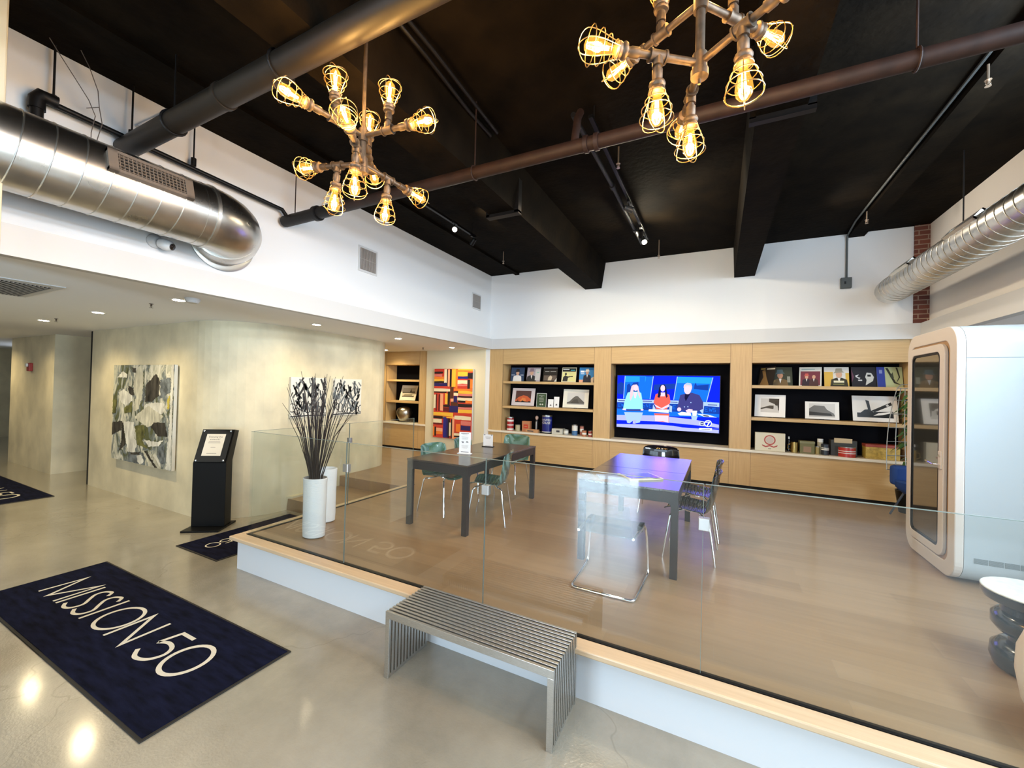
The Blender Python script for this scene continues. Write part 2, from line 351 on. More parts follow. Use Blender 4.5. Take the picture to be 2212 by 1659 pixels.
# raised deck, landing and step
struct('floor_deck', MB().box(-4.31, 6.4, 2.53, 8.2, .31, D), plank)
struct('floor_landing', MB().box(-10, -4.31, 4.9, 8.2, 0, D), plank)
struct('stair_step', MB().box(-5.80, -4.40, 3.95, 4.9, 0, .17), plank)
struct('deck_riser', MB().box(-4.36, 6.4, 2.47, 2.53, 0, .31).box(-4.36, -4.31, 2.53, 4.9, 0, .31), mat('riser_paint', (.66, .67, .68), .6))
struct('trim_8', MB().box(-4.40, 6.4, 2.405, 2.525, .305, D+.002).box(-4.40, -4.315, 2.525, 5.1, .305, D+.002), maple, bevel=.008)
struct('trim_9', MB().box(-4.315, 6.4, 2.525, 2.56, .33, D+.004).box(-4.315, -4.28, 2.56, 5.1, .33, D+.004), blackp)

# ================================================================== GLASS RAIL
GZ = D+1.056
def pane(p0, p1, label, clamps, seam=True):
    p0, p1 = Vector(p0), Vector(p1); c = (p0+p1)/2
    t = thing('glass_panel', label, 'glass panel', (c.x, c.y, D), 0, 'glass railing panels')
    alongx = abs(p1.x-p0.x) > abs(p1.y-p0.y); h = .006
    if alongx: g = MB().box(p0.x+.004, p1.x-.004, p0.y-h, p0.y+h, D, GZ)
    else: g = MB().box(p0.x-h, p0.x+h, p0.y+.004, p1.y-.004, D, GZ)
    g.build('pane', glass, t)
    e = MB()
    if alongx: e.box(p0.x+.004, p1.x-.004, p0.y-h, p0.y+h, GZ, GZ+.003); e.box(p1.x-.006, p1.x-.003, p0.y-h, p0.y+h, D, GZ)
    else: e.box(p0.x-h, p0.x+h, p0.y+.004, p1.y-.004, GZ, GZ+.003); e.box(p0.x-h, p0.x+h, p1.y-.006, p1.y-.003, D, GZ)
    e.build('polished_edge', glassedge, t)
    for (x, y) in clamps: MB().box(x-.028, x+.028, y-.02, y+.02, D+.80, D+.87).build('clamp', mat('satin_steel', (.55, .54, .52), .35, metal=.9), t, bevel=.003)
pane((-4.30, 2.54), (-2.90, 2.54), 'left front glass panel at the corner by the white vases', [(-2.90, 2.54)])
pane((-2.90, 2.54), (-1.48, 2.54), 'front glass panel behind the left end of the steel bench', [(-1.48, 2.54)])
pane((-1.48, 2.54), (-.06, 2.54), 'front glass panel behind the right half of the steel bench', [(-.06, 2.54)])
pane((-.06, 2.54), (2.4, 2.54), 'front glass panel at far right by the black stool', [])
pane((-4.30, 2.56), (-4.30, 3.80), 'side glass panel beside the blue mat at the step', [(-4.30, 3.80)])
pane((-4.30, 3.80), (-4.30, 5.06), 'side glass panel beside the steps below the shelf alcove', [])

# ================================================================== BUILT-IN SHELVES
def oak_unit(name, label, x0, x1, o0, o1, shelves, cat='shelving unit'):
    # frame from x0..x1, opening o0..o1; shelves: z of shelf centres
    t = thing(name, label, cat, ((x0+x1)/2, YB, D), 0, 'oak built-in units')
    MB().box(x0, o0, YB, YB+.42, D+.06, SB).build('side_panel', oakV, t)
    MB().box(o1, x1, YB, YB+.42, D+.06, SB).build('side_panel', oakV, t)
    MB().box(o0, o1, YB, YB+.42, 2.425, SB).build('header_panel', oakH, t)
    MB().box(o0, o1, YB, YB+.42, D+.06, .955).build('lower_panel', oakH, t)
    MB().box(o0, o1, YB+.38, YB+.42, .99, 2.43).build('back_panel', blackpanel, t)
    for xx in (o0, o1): MB().box(xx-.0025, xx+.0015, YB-.0008, YB+.01, D+.06, 2.75).build('reveal_line', mat('oak_joint_shadow', (.12, .07, .03), .7), t)
    for z in shelves: MB().box(o0, o1, YB+.012, YB+.38, z-.025, z+.025).build('shelf', oakH, t, bevel=.002)
    MB().box(x0, x1, YB+.03, YB+.06, D, D+.06).build('kick_board', dark, t)
    return t
SH = (1.505, 2.035)
oak_unit('shelf_unit', 'left oak shelf unit with dark album row and blue coffee can', -4.50, -2.0, -4.17, -2.16, SH)
oak_unit('media_unit', 'middle oak unit with deep black niche around the television', -2.0, .32, -1.83, .17, (), 'media unit')
oak_unit('shelf_unit', 'right oak shelf unit with white framed black and white photos', .32, 2.75, .485, 2.43, SH)
oak_unit('shelf_unit', 'narrow oak shelf unit in the alcove holding a silver vase', -7.78, -6.22, -7.53, -6.46, SH)
struct('wall_shelf_end', MB().box(2.75, 6.4, YB, YB+.42, D, SB), white)
tag(MB().box(-4.5, 2.75, YB-.035, YB+.38, .955, .995).build('ledge', mat('pale_stone_ledge', (.78, .72, .60), .4), bevel=.003), 'long pale ledge running under the television and shelves', 'ledge')
tag(MB().box(-7.78, -6.22, YB-.035, YB+.38, .955, .995).build('ledge', MATS['pale_stone_ledge'], bevel=.003), 'short pale ledge under the silver vase in the alcove', 'ledge')
struct('wall_pillar', MB().box(-6.22, -4.60, YB-.03, 8.2, D, SB), cream)
struct('trim_10', MB().box(-4.60, -4.50, YB-.01, 8.2, D, SB), white)
struct('wall_alcove_side', MB().box(-10, -7.78, YB, 8.2, D, SB), cream)
#@@A
# ================================================================== TELEVISION
SX0, SX1, SZ0, SZ1, TY = -1.75, .02, 1.215, 2.21, YB+.20
tv = thing('television', 'large flat television showing three news presenters', 'television', ((SX0+SX1)/2, TY+.03, 1.2))
MB().box(SX0-.012, SX1+.012, TY, TY+.05, SZ0-.012, SZ1+.012).build('casing', blackp, tv, bevel=.004)
MB().box(-1.1, -.6, TY+.05, YB+.38, 1.5, 1.9).build('wall_mount', blackp, tv)
def TVp(pts, dy):
    out = []
    for x, y in pts:
        u = (x-187)/1678; v = (y-320)/(852+100*u)
        u = min(max(u, 0), 1); v = min(max(v, 0), 1)
        out.append((SX0+u*(SX1-SX0), TY-dy, SZ1-v*(SZ1-SZ0)))
    return out
TE = .74
tc = [('tv_deep_blue', (.005, .02, .75)), ('tv_mid_blue', (.01, .16, .85)), ('tv_sky_blue', (.02, .33, .95)), ('tv_pale', (.38, .55, .95)), ('tv_mint', (.30, .80, .80)),
      ('tv_red', (.95, .12, .09)), ('tv_navy', (.05, .05, .22)), ('tv_skin', (.95, .62, .72)), ('tv_dark', (.01, .01, .05)), ('tv_hair_blond', (.72, .55, .62)), ('tv_white', (.80, .93, 1)), ('tv_lilac', (.42, .45, .90)), ('tv_dusk', (.01, .05, .35))]
tmats = [emis(n, c, TE) for n, c in tc]
K = {n[3:]: i for i, (n, c) in enumerate(tc)}
scr = MB(); lay = [0]
def tp(c, pts): lay[0] += 1; scr.m(K[c]).poly(TVp(pts, .0008+lay[0]*.00006))
def ell(cx, cy, rx, ry, n=14): return [(cx+rx*math.cos(2*PI*i/n), cy+ry*math.sin(2*PI*i/n)) for i in range(n)]
tp('deep_blue', [(187, 320), (1865, 320), (1865, 1290), (187, 1290)])
tp('mid_blue', [(325, 330), (812, 335), (765, 710), (300, 705)]); tp('sky_blue', [(325, 330), (690, 335), (680, 420), (318, 430)])
tp('dusk', [(360, 480), (400, 450), (430, 500), (470, 440), (560, 430), (570, 700), (350, 700)]); tp('mid_blue', [(580, 340), (680, 340), (650, 700), (590, 700)])
tp('mid_blue', [(1205, 335), (1755, 345), (1670, 750), (1155, 720)]); tp('sky_blue', [(1205, 335), (1755, 345), (1735, 450), (1190, 440)])
tp('dusk', [(1480, 470), (1500, 430), (1515, 480), (1620, 470), (1700, 460), (1690, 560), (1470, 540)]); tp('dusk', [(190, 470), (250, 430), (300, 450), (295, 640), (190, 620)])
tp('dusk', [(830, 470), (1180, 450), (1165, 540), (820, 560)])
for a, b, c, d in ((322, 330, 302, 705), (812, 332, 765, 712), (1207, 335, 1155, 722), (1757, 345, 1668, 752)): tp('pale', [(a-5, b), (a+7, b), (c+7, d), (c-5, d)])
tp('pale', [(190, 710), (1240, 735), (1860, 765), (1860, 835), (1240, 790), (190, 765)]); tp('dusk', [(190, 768), (1240, 792), (1860, 838), (1860, 960), (190, 870)])
for x0, x1, yy in ((205, 330, 738), (640, 800, 745), (1100, 1220, 760), (1690, 1830, 800)): tp('navy', [(x0, yy-6), (x1, yy-2), (x1, yy+10), (x0, yy+6)])
def letters(x, y, w, h, strokes):
    for s in strokes:
        (ax, ay), (bx, by) = s; dx, dy = bx-ax, by-ay; l = math.hypot(dx, dy); nx, ny = -dy/l*.07, dx/l*.07
        tp('mid_blue', [(x+(ax+nx)*w, y+(ay+ny)*h), (x+(bx+nx)*w, y+(by+ny)*h), (x+(bx-nx)*w, y+(by-ny)*h), (x+(ax-nx)*w, y+(ay-ny)*h)])
ST_E = [((0, 0), (0, 1)), ((0, 0), (.8, 0)), ((0, .5), (.7, .5)), ((0, 1), (.8, 1))]; ST_W = [((0, 0), (.25, 1)), ((.25, 1), (.5, .2)), ((.5, .2), (.75, 1)), ((.75, 1), (1, 0))]
ST_N = [((0, 0), (0, 1)), ((0, 0), (.8, 1)), ((.8, 1), (.8, 0))]; ST_S = [((.8, 0), (0, 0)), ((0, 0), (0, .5)), ((0, .5), (.8, .5)), ((.8, .5), (.8, 1)), ((.8, 1), (0, 1))]
letters(215, 785, 50, 55, ST_E); letters(265, 785, 50, 55, ST_W); letters(645, 790, 40, 55, ST_S); letters(700, 792, 40, 55, ST_N); letters(755, 795, 40, 55, ST_E); letters(1150, 812, 50, 60, ST_E); letters(1650, 850, 50, 60, ST_E); letters(1710, 852, 50, 60, ST_W); letters(1770, 856, 45, 60, ST_S)
tp('mid_blue', [(190, 870), (1860, 955), (1860, 1010), (190, 975)]); tp('lilac', [(190, 975), (900, 985), (1500, 1050), (1860, 1130), (1860, 1180), (1400, 1130), (900, 1085), (190, 1060)])
tp('lilac', [(190, 1125), (900, 1135), (1400, 1175), (1860, 1190), (1860, 1290), (190, 1180)]); tp('deep_blue', [(1130, 1150), (1860, 1195), (1860, 1215), (1300, 1180)])
# desk reflections and presenters
tp('pale', [(320, 930), (650, 935), (600, 1100), (540, 1115), (500, 1060), (420, 1115), (380, 1110)]); tp('lilac', [(480, 1060), (540, 1060), (525, 1125), (475, 1120)])
tp('tv_red'[3:], [(840, 950), (1090, 955), (1085, 1100), (1000, 1090), (880, 1080)]); tp('skin', [(850, 980), (1080, 985), (1080, 1105), (990, 1080), (860, 1080)])
tp('mint', [(375, 605), (440, 590), (560, 590), (612, 610), (640, 760), (648, 880), (300, 875), (320, 760)]); tp('skin', [(480, 600), (540, 600), (520, 700), (495, 690)])
tp('hair_blond', [(440, 500), (470, 475), (530, 468), (560, 500), (575, 570), (600, 640), (600, 710), (560, 640), (545, 560), (480, 560), (470, 650), (430, 740), (412, 700), (420, 590)]); tp('skin', ell(515, 530, 35, 48))
tp('skin', [(280, 875), (350, 870), (350, 900), (300, 895)]); tp('skin', [(610, 870), (660, 885), (650, 905), (610, 900)]); tp('navy', [(360, 885), (610, 890), (610, 910), (360, 908)])
tp('red', [(860, 630), (920, 610), (1030, 612), (1085, 640), (1105, 760), (1060, 850), (1050, 880), (870, 875), (850, 790), (825, 770)]); tp('skin', [(925, 600), (1020, 600), (1010, 665), (940, 665)])
tp('dark', [(915, 520), (945, 475), (1000, 465), (1030, 510), (1045, 600), (1060, 670), (1035, 690), (1015, 620), (1010, 520), (940, 520), (945, 640), (925, 690), (890, 680)]); tp('skin', ell(975, 530, 38, 55))
tp('skin', [(830, 790), (960, 860), (1090, 790), (1080, 840), (980, 880), (880, 850)]); tp('pale', [(820, 800), (860, 870), (860, 900), (810, 900)]); tp('pale', [(1090, 810), (1135, 830), (1130, 930), (1090, 920)])
tp('white', [(750, 880), (1085, 885), (1080, 940), (745, 915)]); tp('pale', [(1640, 770), (1620, 960), (1570, 900)])
tp('navy', [(1260, 640), (1330, 620), (1440, 600), (1560, 640), (1620, 760), (1620, 870), (1540, 910), (1290, 895), (1215, 870), (1235, 760)]); tp('dark', [(1335, 625), (1415, 622), (1350, 745), (1330, 690)])
tp('skin', ell(1375, 540, 58, 88)); tp('hair_blond', [(1310, 520), (1315, 470), (1370, 435), (1430, 450), (1445, 500), (1440, 560), (1425, 500), (1370, 490)]); tp('pale', [(1320, 480), (1370, 440), (1425, 455), (1430, 480), (1370, 470)])
tp('skin', ell(1248, 880, 32, 34)); tp('skin', [(1350, 900), (1400, 870), (1460, 880), (1450, 930), (1380, 940)]); tp('white', [(1225, 950), (1290, 920), (1430, 940), (1440, 985), (1260, 980)])
for q in ((1430, 765), (1385, 835), (1330, 838)): tp('pale', ell(*q, 9, 9, 8))
tp('white', [(1450, 900), (1530, 900), (1520, 985), (1460, 985)]); tp('pale', [(1440, 985), (1540, 985), (1520, 1060), (1450, 1055)]); tp('white', [(1520, 950), (1700, 965), (1830, 1010), (1640, 1000)]); tp('dark', [(1600, 970), (1700, 980), (1720, 998), (1640, 992)])
# channel mark: a ringed 7 with a small disc, lower right
def ring(c, cx, cy, r0, r1, n=22):
    for i in range(n):
        a, b = 2*PI*i/n, 2*PI*(i+1)/n
        tp(c, [(cx+r0*math.cos(a), cy+r0*math.sin(a)), (cx+r1*math.cos(a), cy+r1*math.sin(a)), (cx+r1*math.cos(b), cy+r1*math.sin(b)), (cx+r0*math.cos(b), cy+r0*math.sin(b))])
tp('deep_blue', ell(1698, 1112, 50, 50)); ring('white', 1698, 1112, 44, 58); tp('white', [(1655, 1080), (1728, 1080), (1728, 1095), (1690, 1160), (1668, 1160), (1705, 1097), (1655, 1097)])
tp('navy', ell(1608, 1112, 38, 36)); ring('white', 1608, 1112, 32, 38); 
for cx in (1588, 1608, 1628): ring('white', cx, 1112, 6, 10, 10)
tp('white', [(1565, 1185), (1760, 1190), (1755, 1230), (1565, 1220)]); tp('navy', [(1600, 1203), (1730, 1206), (1730, 1213), (1600, 1209)])
scr.build('screen', tmats, tv)
lamp('AREA', 'screen_light', ((SX0+SX1)/2, TY-.02, 1.71), 3.2, (.20, .15, 1.0), 1.7, (R(-90), 0, 0), sy=.95, spread=R(110), parent=tv)

# ================================================================== TABLES
tabtop_wood = wood('black_stained_ash', (.018, .014, .014), (.045, .036, .036), 'Y', .24, .5, coat=1, crough=.27)
blackash = mat('black_stained_wood', (.020, .017, .018), .38)
def table(x0, x1, y0, y1, label, topm):
    t = thing('dining_table', label, 'table', ((x0+x1)/2, (y0+y1)/2, D), 0, 'black rectangular tables on the deck')
    zt = D+.745
    MB().box(x0, x1, y0, y1, zt-.018, zt).build('tabletop', topm, t, bevel=.002)
    MB().box(x0+.004, x1-.004, (y0+y1)/2-.09, (y0+y1)/2-.087, zt, zt+.0006).build('leaf_seam', dark, t)
    a = MB(); i = .006
    a.box(x0+i, x1-i, y0+i, y0+i+.022, zt-.11, zt-.018).box(x0+i, x1-i, y1-i-.022, y1-i, zt-.11, zt-.018)
    a.box(x0+i, x0+i+.022, y0+i, y1-i, zt-.11, zt-.018).box(x1-i-.022, x1-i, y0+i, y1-i, zt-.11, zt-.018)
    a.build('apron', blackash, t)
    for sx, x in ((1, x0+i-.001), (-1, x1-i+.001)):
        for sy, y in ((1, y0+i-.001), (-1, y1-i+.001)):
            w = .058; m = MB().box(x, x+sx*w, y, y+sy*w, D, zt-.018)
            # rounded bracket where leg meets apron
            k = [(0, 0)]+[(.035*(1-math.cos(R(90*j/6))), -.035*math.sin(R(90*j/6))) for j in range(7)]
            pr = [(w, -.0)]+[(w+.035-.035*math.sin(R(90*j/6)), -.035+.035*math.cos(R(90*j/6))) for j in range(6, -1, -1)]
            m.extrude([(x+sx*a_, y+sy*.001, zt-.11+b_) for a_, b_ in pr], (0, sy*.022, 0))
            m.extrude([(x+sx*.001, y+sy*a_, zt-.11+b_) for a_, b_ in pr], (sx*.022, 0, 0))
            m.build('leg', blackash, t)
    return t
table(-3.15, -2.33, 3.60, 5.39, 'dark brown-black table at left holding two upright paper signs', mat('dark_laminate_top', (.055, .042, .034), .22, noise=.08, nscale=50, stretch=(8, .5, 1)))
table(-1.15, -.28, 3.67, 5.47, 'black grained table at right glowing blue under the television', tabtop_wood)

# ================================================================== SHELL CHAIRS
shellT = clear('teal_acrylic', (.36, .62, .55), .05, bump=.7, boost=1.6)
shellB = clear('dark_teal_acrylic', (.035, .075, .085), .05, bump=.7, boost=1.6)
shellK = mat('gloss_black_shell', (.006, .005, .007), .08, coat=1)
def shell_mesh():
    prof = [(-.225, .415), (-.21, .438), (-.15, .452), (-.05, .445), (.05, .432), (.12, .432), (.17, .455), (.20, .51), (.215, .58), (.228, .66), (.24, .74), (.252, .80), (.262, .825), (.268, .828)]
    nu = 12; vs = []; fs = []
    for j, (y, z) in enumerate(prof):
        t = j/(len(prof)-1); w = .225+.025*math.sin(PI*t)-.03*max(0, t-.6)-.03*max(0, .12-t)*4
        for i in range(nu+1):
            u = -1+2*i/nu; cur = .045*u*u
            dz = cur if t < .45 else 0; dy = -cur*1.2 if t >= .45 else 0
            edge = (abs(u)**6)
            if t > .9: dz -= .02*edge
            vs.append((u*w, y+dy+.004*math.sin(j*2.2), z+dz+.004*math.sin(j*2.6+u)))
    for j in range(len(prof)-1):
        for i in range(nu): a = j*(nu+1)+i; fs.append((a, a+1, a+nu+2, a+nu+1))
    return MB().add(vs, fs)
def chair(name, label, m, loc, rz):
    t = thing(name, label, 'chair', loc, rz, 'chrome legged shell chairs round the tables')
    shell_mesh().build('seat_shell', m, t, world=False, smooth=True, solid=.007, subsurf=1)
    fr = MB().tube([(-.16, -.14, .42), (-.06, -.08, .428), (.06, -.08, .428), (.16, -.14, .42)], .009, 8).tube([(-.16, .13, .41), (-.06, .07, .422), (.06, .07, .422), (.16, .13, .41)], .009, 8)
    fr.tube([(0, -.08, .42), (0, .07, .418)], .009, 8).lathe([(.05, .415), (.05, .43)], n=16); fr.build('frame', chrome, t, world=False, smooth=True)
    for sx in (-1, 1):
        for sy in (-1, 1):
            MB().tube([(sx*.155, sy*.135, .415), (sx*.178, sy*.155, .411), (sx*.19, sy*.168, .39), (sx*.235, sy*.225, .004)], .0095, 8).build('leg', chrome, t, world=False, smooth=True)
    return t
ch = chair('shell_chair', 'green tinted see-through chair tucked under the near left side of the left table', shellT, (-3.10, 4.25, D), R(84))
dup(ch, (-2.40, 4.22, D), R(-72), 'green tinted see-through chair at the near right side of the left table')
dup(ch, (-3.14, 5.02, D), R(92), 'see-through chair at the far left side of the left table, back just showing')
dup(ch, (-2.86, 5.62, D), R(-4), 'green tinted see-through chair at the far end of the left table')
c2 = chair('shell_chair', 'dark smoky see-through chair at the near right corner of the right table', shellB, (-.22, 4.36, D), R(-92))
dup(c2, (-.20, 5.02, D), R(-90), 'dark see-through chair behind another along the right table side')
chair('shell_chair', 'glossy black shell chair at the far end of the right table', shellK, (-.68, 5.68, D), R(2))

# chrome sled chair with clear seat in front of the right table
acr = clear('clear_acrylic', (.86, .92, .94), .02, boost=1.5)
t = thing('sled_base_chair', 'low clear chair on a bent chrome sled base behind the front glass', 'chair', (-.78, 3.4, D))
x0, x1, y0, y1 = -1.02, -.53, 3.12, 3.66
def rr(pts, r=.05, n=5):
    out = []; P = [Vector(p) for p in pts]
    for i, p in enumerate(P):
        if i in (0, len(P)-1): out.append(p); continue
        a = (P[i-1]-p).normalized(); b = (P[i+1]-p).normalized(); s, e = p+a*r, p+b*r
        for k in range(n+1): q = k/n; out.append(s*(1-q)**2+p*2*q*(1-q)+e*q*q)
    return out
MB().tube(rr([(x0+.03, 3.2, D+.44), (x0+.01, 3.62, D+.43), (x0, y1, D+.36), (x0-.02, y1, D+.012), (x0, y0, D+.012), (x1, y0, D+.012), (x1+.02, y1, D+.012), (x1, y1, D+.36), (x1-.01, 3.62, D+.43), (x1-.03, 3.2, D+.44)], .05), .011, 10).build('sled_frame', chrome, t, smooth=True)
MB().box(x0+.03, x1-.03, 3.17, 3.62, D+.445, D+.452).build('seat', acr, t, bevel=.002)
MB().extrude([(x0+.03, 3.17, D+.452), (x1-.03, 3.17, D+.452), (x1-.05, 3.12, D+.70), (x0+.05, 3.12, D+.70)], (0, .006, 0)).build('backrest', acr, t)
for x in (x0+.03, x1-.03): MB().extrude([(x-.02, 3.62, D+.455), (x+.02, 3.62, D+.455), (x+.02, 3.50, D+.455), (x-.02, 3.50, D+.455)], (0, 0, -.05)).build('seat_bracket', blackp, t, bevel=.004)

# ================================================================== TABLE ITEMS
ZT = D+.745
def sign(x, y, w, h, rz, name, label, base_m, rows, dark_ends=True):
    t = thing(name, label, 'sign', (x, y, ZT), rz, None)
    MB().box(-w/2-.012, w/2+.012, -.035, .035, 0, .008).build('sign_base', base_m, t, world=False, bevel=.002)
    MB().box(-w/2, w/2, -.0025, .0025, .008, h).build('card', paper, t, world=False)
    p = MB()
    for (x0, x1, z0, z1) in rows: p.box(x0*w, x1*w, -.0034, -.0026, z0*h, z1*h)
    p.build('print', ink, t, world=False)
    return t
rows1 = [(-.34, .34, .93, .955), (-.22, .22, .88, .887), (-.3, .3, .78, .786), (-.26, .26, .74, .746), (-.28, .28, .70, .706), (-.24, .24, .66, .666), (-.3, -.1, .53, .56), (.1, .3, .53, .56), (-.22, -.12, .50, .53), (.15, .22, .56, .585), (-.3, .3, .38, .386), (-.26, .26, .34, .346), (-.28, .28, .30, .306), (-.2, .2, .26, .266), (-.34, .34, .07, .095)]
sign(-2.79, 4.24, .15, .265, R(12), 'table_sign', 'tall white printed sign standing on the left table, nearer the glass', paper, rows1)
rows2 = [(-.45, -.3, .94, .985), (.3, .45, .94, .985), (-.3, .3, .80, .81), (-.25, .25, .75, .76), (-.3, .3, .70, .71), (-.2, .2, .65, .66), (-.3, .3, .08, .09)]
sign(-2.86, 4.93, .14, .17, R(10), 'table_sign', 'short white sign in a black foot at the middle of the left table', blackp, rows2)
t = thing('table_plaque', 'flat cream edged frame lying on the right table', 'frame', (-.66, 4.05, ZT), R(38))
MB().box(-.17, .17, -.13, .13, 0, .016).build('board', mat('cream_board', (.62, .56, .40), .4), t, world=False, bevel=.002)
MB().box(-.15, .15, -.11, .11, .016, .018).build('face', mat('dark_gloss_face', (.03, .03, .05), .12), t, world=False)
tag(MB().box(-.13, .13, -.1, .1, 0, .003).xf(Matrix.Translation((-.90, 3.93, ZT)) @ Matrix.Rotation(R(25), 4, 'Z')).build('booklet', mat('blue_grey_paper', (.20, .25, .34), .35)), 'thin dark booklet beside the plaque on the right table', 'booklet')

# ================================================================== VASES AND BRANCHES
vm = mat('white_ceramic', (.74, .74, .73), .35, bump=.25, bscale=22, stretch=(1, 1, 6))
vprof = [(.095, 0), (.112, .012), (.116, .10), (.117, .35), (.121, .55), (.124, .60), (.119, .604), (.112, .56), (.108, .1), (0, .1)]
v1 = tag(MB().lathe(vprof, (0, 0, 0), 40, sx=1, sy=.8).build('floor_vase', vm, smooth=True), 'tall white ribbed floor vase holding thin dark branches', 'vase', 'tall white floor vases'); v1.location = (-3.68, 2.83, D); v1.rotation_euler = (0, 0, R(15))
dup(v1, (-3.99, 3.20, D), R(40), 'tall white floor vase standing behind the one with branches')
twig = mat('dark_twig_bark', (.018, .009, .006), .6)
rnd = random.Random(3)
for i in range(64):
    a = rnd.uniform(0, 2*PI); sp = rnd.uniform(.02, .26)
    tx, ty = math.cos(a)*sp*1.25, math.sin(a)*sp
    if i < 3: tx, ty = .42-.05*i, .05
    if i in (3, 4, 5, 6): tx, ty = -.34-.03*i, rnd.uniform(-.1, .1)
    top = rnd.uniform(1.36, 1.74)-abs(tx)*.35
    p0 = Vector((-3.68+tx*.12+rnd.uniform(-.03, .03), 2.83+ty*.12+rnd.uniform(-.03, .03), D+.105)); p1 = Vector((-3.68+tx*.22, 2.83+ty*.22, D+.62)); p3 = Vector((-3.68+tx*1.25, 2.83+ty*1.25, D+top))
    p2 = p1.lerp(p3, .55)+Vector((rnd.uniform(-.03, .03)-tx*.12, rnd.uniform(-.03, .03), .02))
    m = MB().tube([p0, p1, p1.lerp(p2, .5)+Vector((rnd.uniform(-.006, .006), 0, 0)), p2, p2.lerp(p3, .5)+Vector((rnd.uniform(-.015, .015), rnd.uniform(-.015, .015), 0)), p3], [.0045, .0042, .004, .0036, .003, .0018], 5)
    if i % 4 == 0: m.tube([p2, p2+Vector((tx*.4+rnd.uniform(-.05, .05), ty*.4, .22))], [.003, .0015], 5)
    tag(m.build('dry_branch', twig), 'thin dark dry branch rising from the white floor vase', 'branch', 'dry branches in the white vase')

# ================================================================== KIOSK SIGN
kz = R(34)
t = thing('sign_kiosk', 'black floor standing sign kiosk with slanted white notice', 'sign stand', (-5.89, 2.97, 0), kz)
MB().box(-.22, .22, -.20, .21, 0, .022).build('base_plate', blackp, t, world=False, bevel=.003)
MB().extrude([(-.2, -.03, .022), (-.2, .12, .022), (-.2, .12, .86), (-.2, .26, 1.24), (-.2, .16, 1.26), (-.2, -.03, .84)], (.4, 0, 0)).build('column', blackp, t, world=False, bevel=.004)
sl = math.atan2(.19, .42); Mk = Matrix.Translation((0, -.034, .845)) @ Matrix.Rotation(-sl, 4, 'X')
MB().box(-.185, .185, -.014, -.008, .01, .45).xf(Mk).build('acrylic_cover', mat('dark_acrylic_sheet', (.012, .012, .012), .06, coat=1), t, world=False)
MB().box(-.115, .115, -.018, -.015, .09, .385).xf(Mk).build('notice', mat('warm_paper', (.72, .66, .55), .6), t, world=False)
tm = MB(); Mt = Mk @ Matrix.Translation((0, -.0185, 0)) @ Matrix.Rotation(R(90), 4, 'X')
tm.text('Enjoying the', .034, Mt @ Matrix.Translation((0, .335, 0))); tm.text('artwork?', .034, Mt @ Matrix.Translation((0, .30, 0)))
for z, w_ in ((.275, .07), (.262, .075), (.20, .03), (.12, .06)): tm.add([Mk @ Vector(v) for v in ((-w_, -.0186, z), (w_, -.0186, z), (w_, -.0186, z+.004), (-w_, -.0186, z+.004))], [(0, 1, 2, 3)])
tm.build('print', mat('grey_ink', (.10, .09, .08), .6), t, world=False)
for x, z in ((-.165, .03), (.165, .03), (-.165, .43), (.165, .43)): MB().lathe([(.012, 0), (.012, .006), (.006, .009), (0, .009)], Mk @ Vector((x, -.014, z)), 14, ax=(Mk.to_3x3() @ Vector((0, -1, 0)))).build('standoff', chrome, t, world=False, smooth=True)

# ================================================================== FLOOR MATS
matblue = mat('navy_carpet_pile', (.0065, .008, .026), .95, noise=.6, nscale=5, stretch=(1, 5, 1), bump=.8, bscale=220, spec=.1)
matedge = mat('black_rubber_border', (.016, .013, .009), .8)
matwhite = mat('white_carpet_pile', (.74, .68, .55), .95, bump=.6, bscale=220)
def stroke(mb, pts, w, z, closed=False):
    P = [Vector((x, y)) for x, y in pts]; n = len(P); L_, R_ = [], []
    for i, p in enumerate(P):
        a = P[(i-1) % n] if (closed or i > 0) else p; b = P[(i+1) % n] if (closed or i < n-1) else p
        d1 = (p-a).normalized() if (p-a).length > 1e-9 else (b-p).normalized(); d2 = (b-p).normalized() if (b-p).length > 1e-9 else d1
        tt = (d1+d2); tt = tt.normalized() if tt.length > .05 else d1; nn = Vector((-tt.y, tt.x)); c = max(.35, nn.dot(Vector((-d1.y, d1.x))))
        L_.append(p+nn*w/2/c); R_.append(p-nn*w/2/c)
    vs = [(q.x, q.y, z) for q in L_]+[(q.x, q.y, z) for q in R_]
    fs = [(i, (i+1) % n, n+(i+1) % n, n+i) for i in range(n if closed else n-1)]
    mb.add(vs, fs); return mb
def el(cx, cy, rx, ry, a0=0, a1=360, n=32): return [(cx+rx*math.cos(R(a0+(a1-a0)*i/n)), cy+ry*math.sin(R(a0+(a1-a0)*i/n))) for i in range(n+1)]
def bez(pts, n=8):
    out = []
    for i in range(len(pts)-1):
        p0 = pts[max(i-1, 0)]; p1 = pts[i]; p2 = pts[i+1]; p3 = pts[min(i+2, len(pts)-1)]
        for k in range(n):
            t_ = k/n; out.append(tuple(.5*((2*p1[j])+(-p0[j]+p2[j])*t_+(2*p0[j]-5*p1[j]+4*p2[j]-p3[j])*t_**2+(-p0[j]+3*p1[j]-3*p2[j]+p3[j])*t_**3) for j in (0, 1)))
    return out+[pts[-1]]
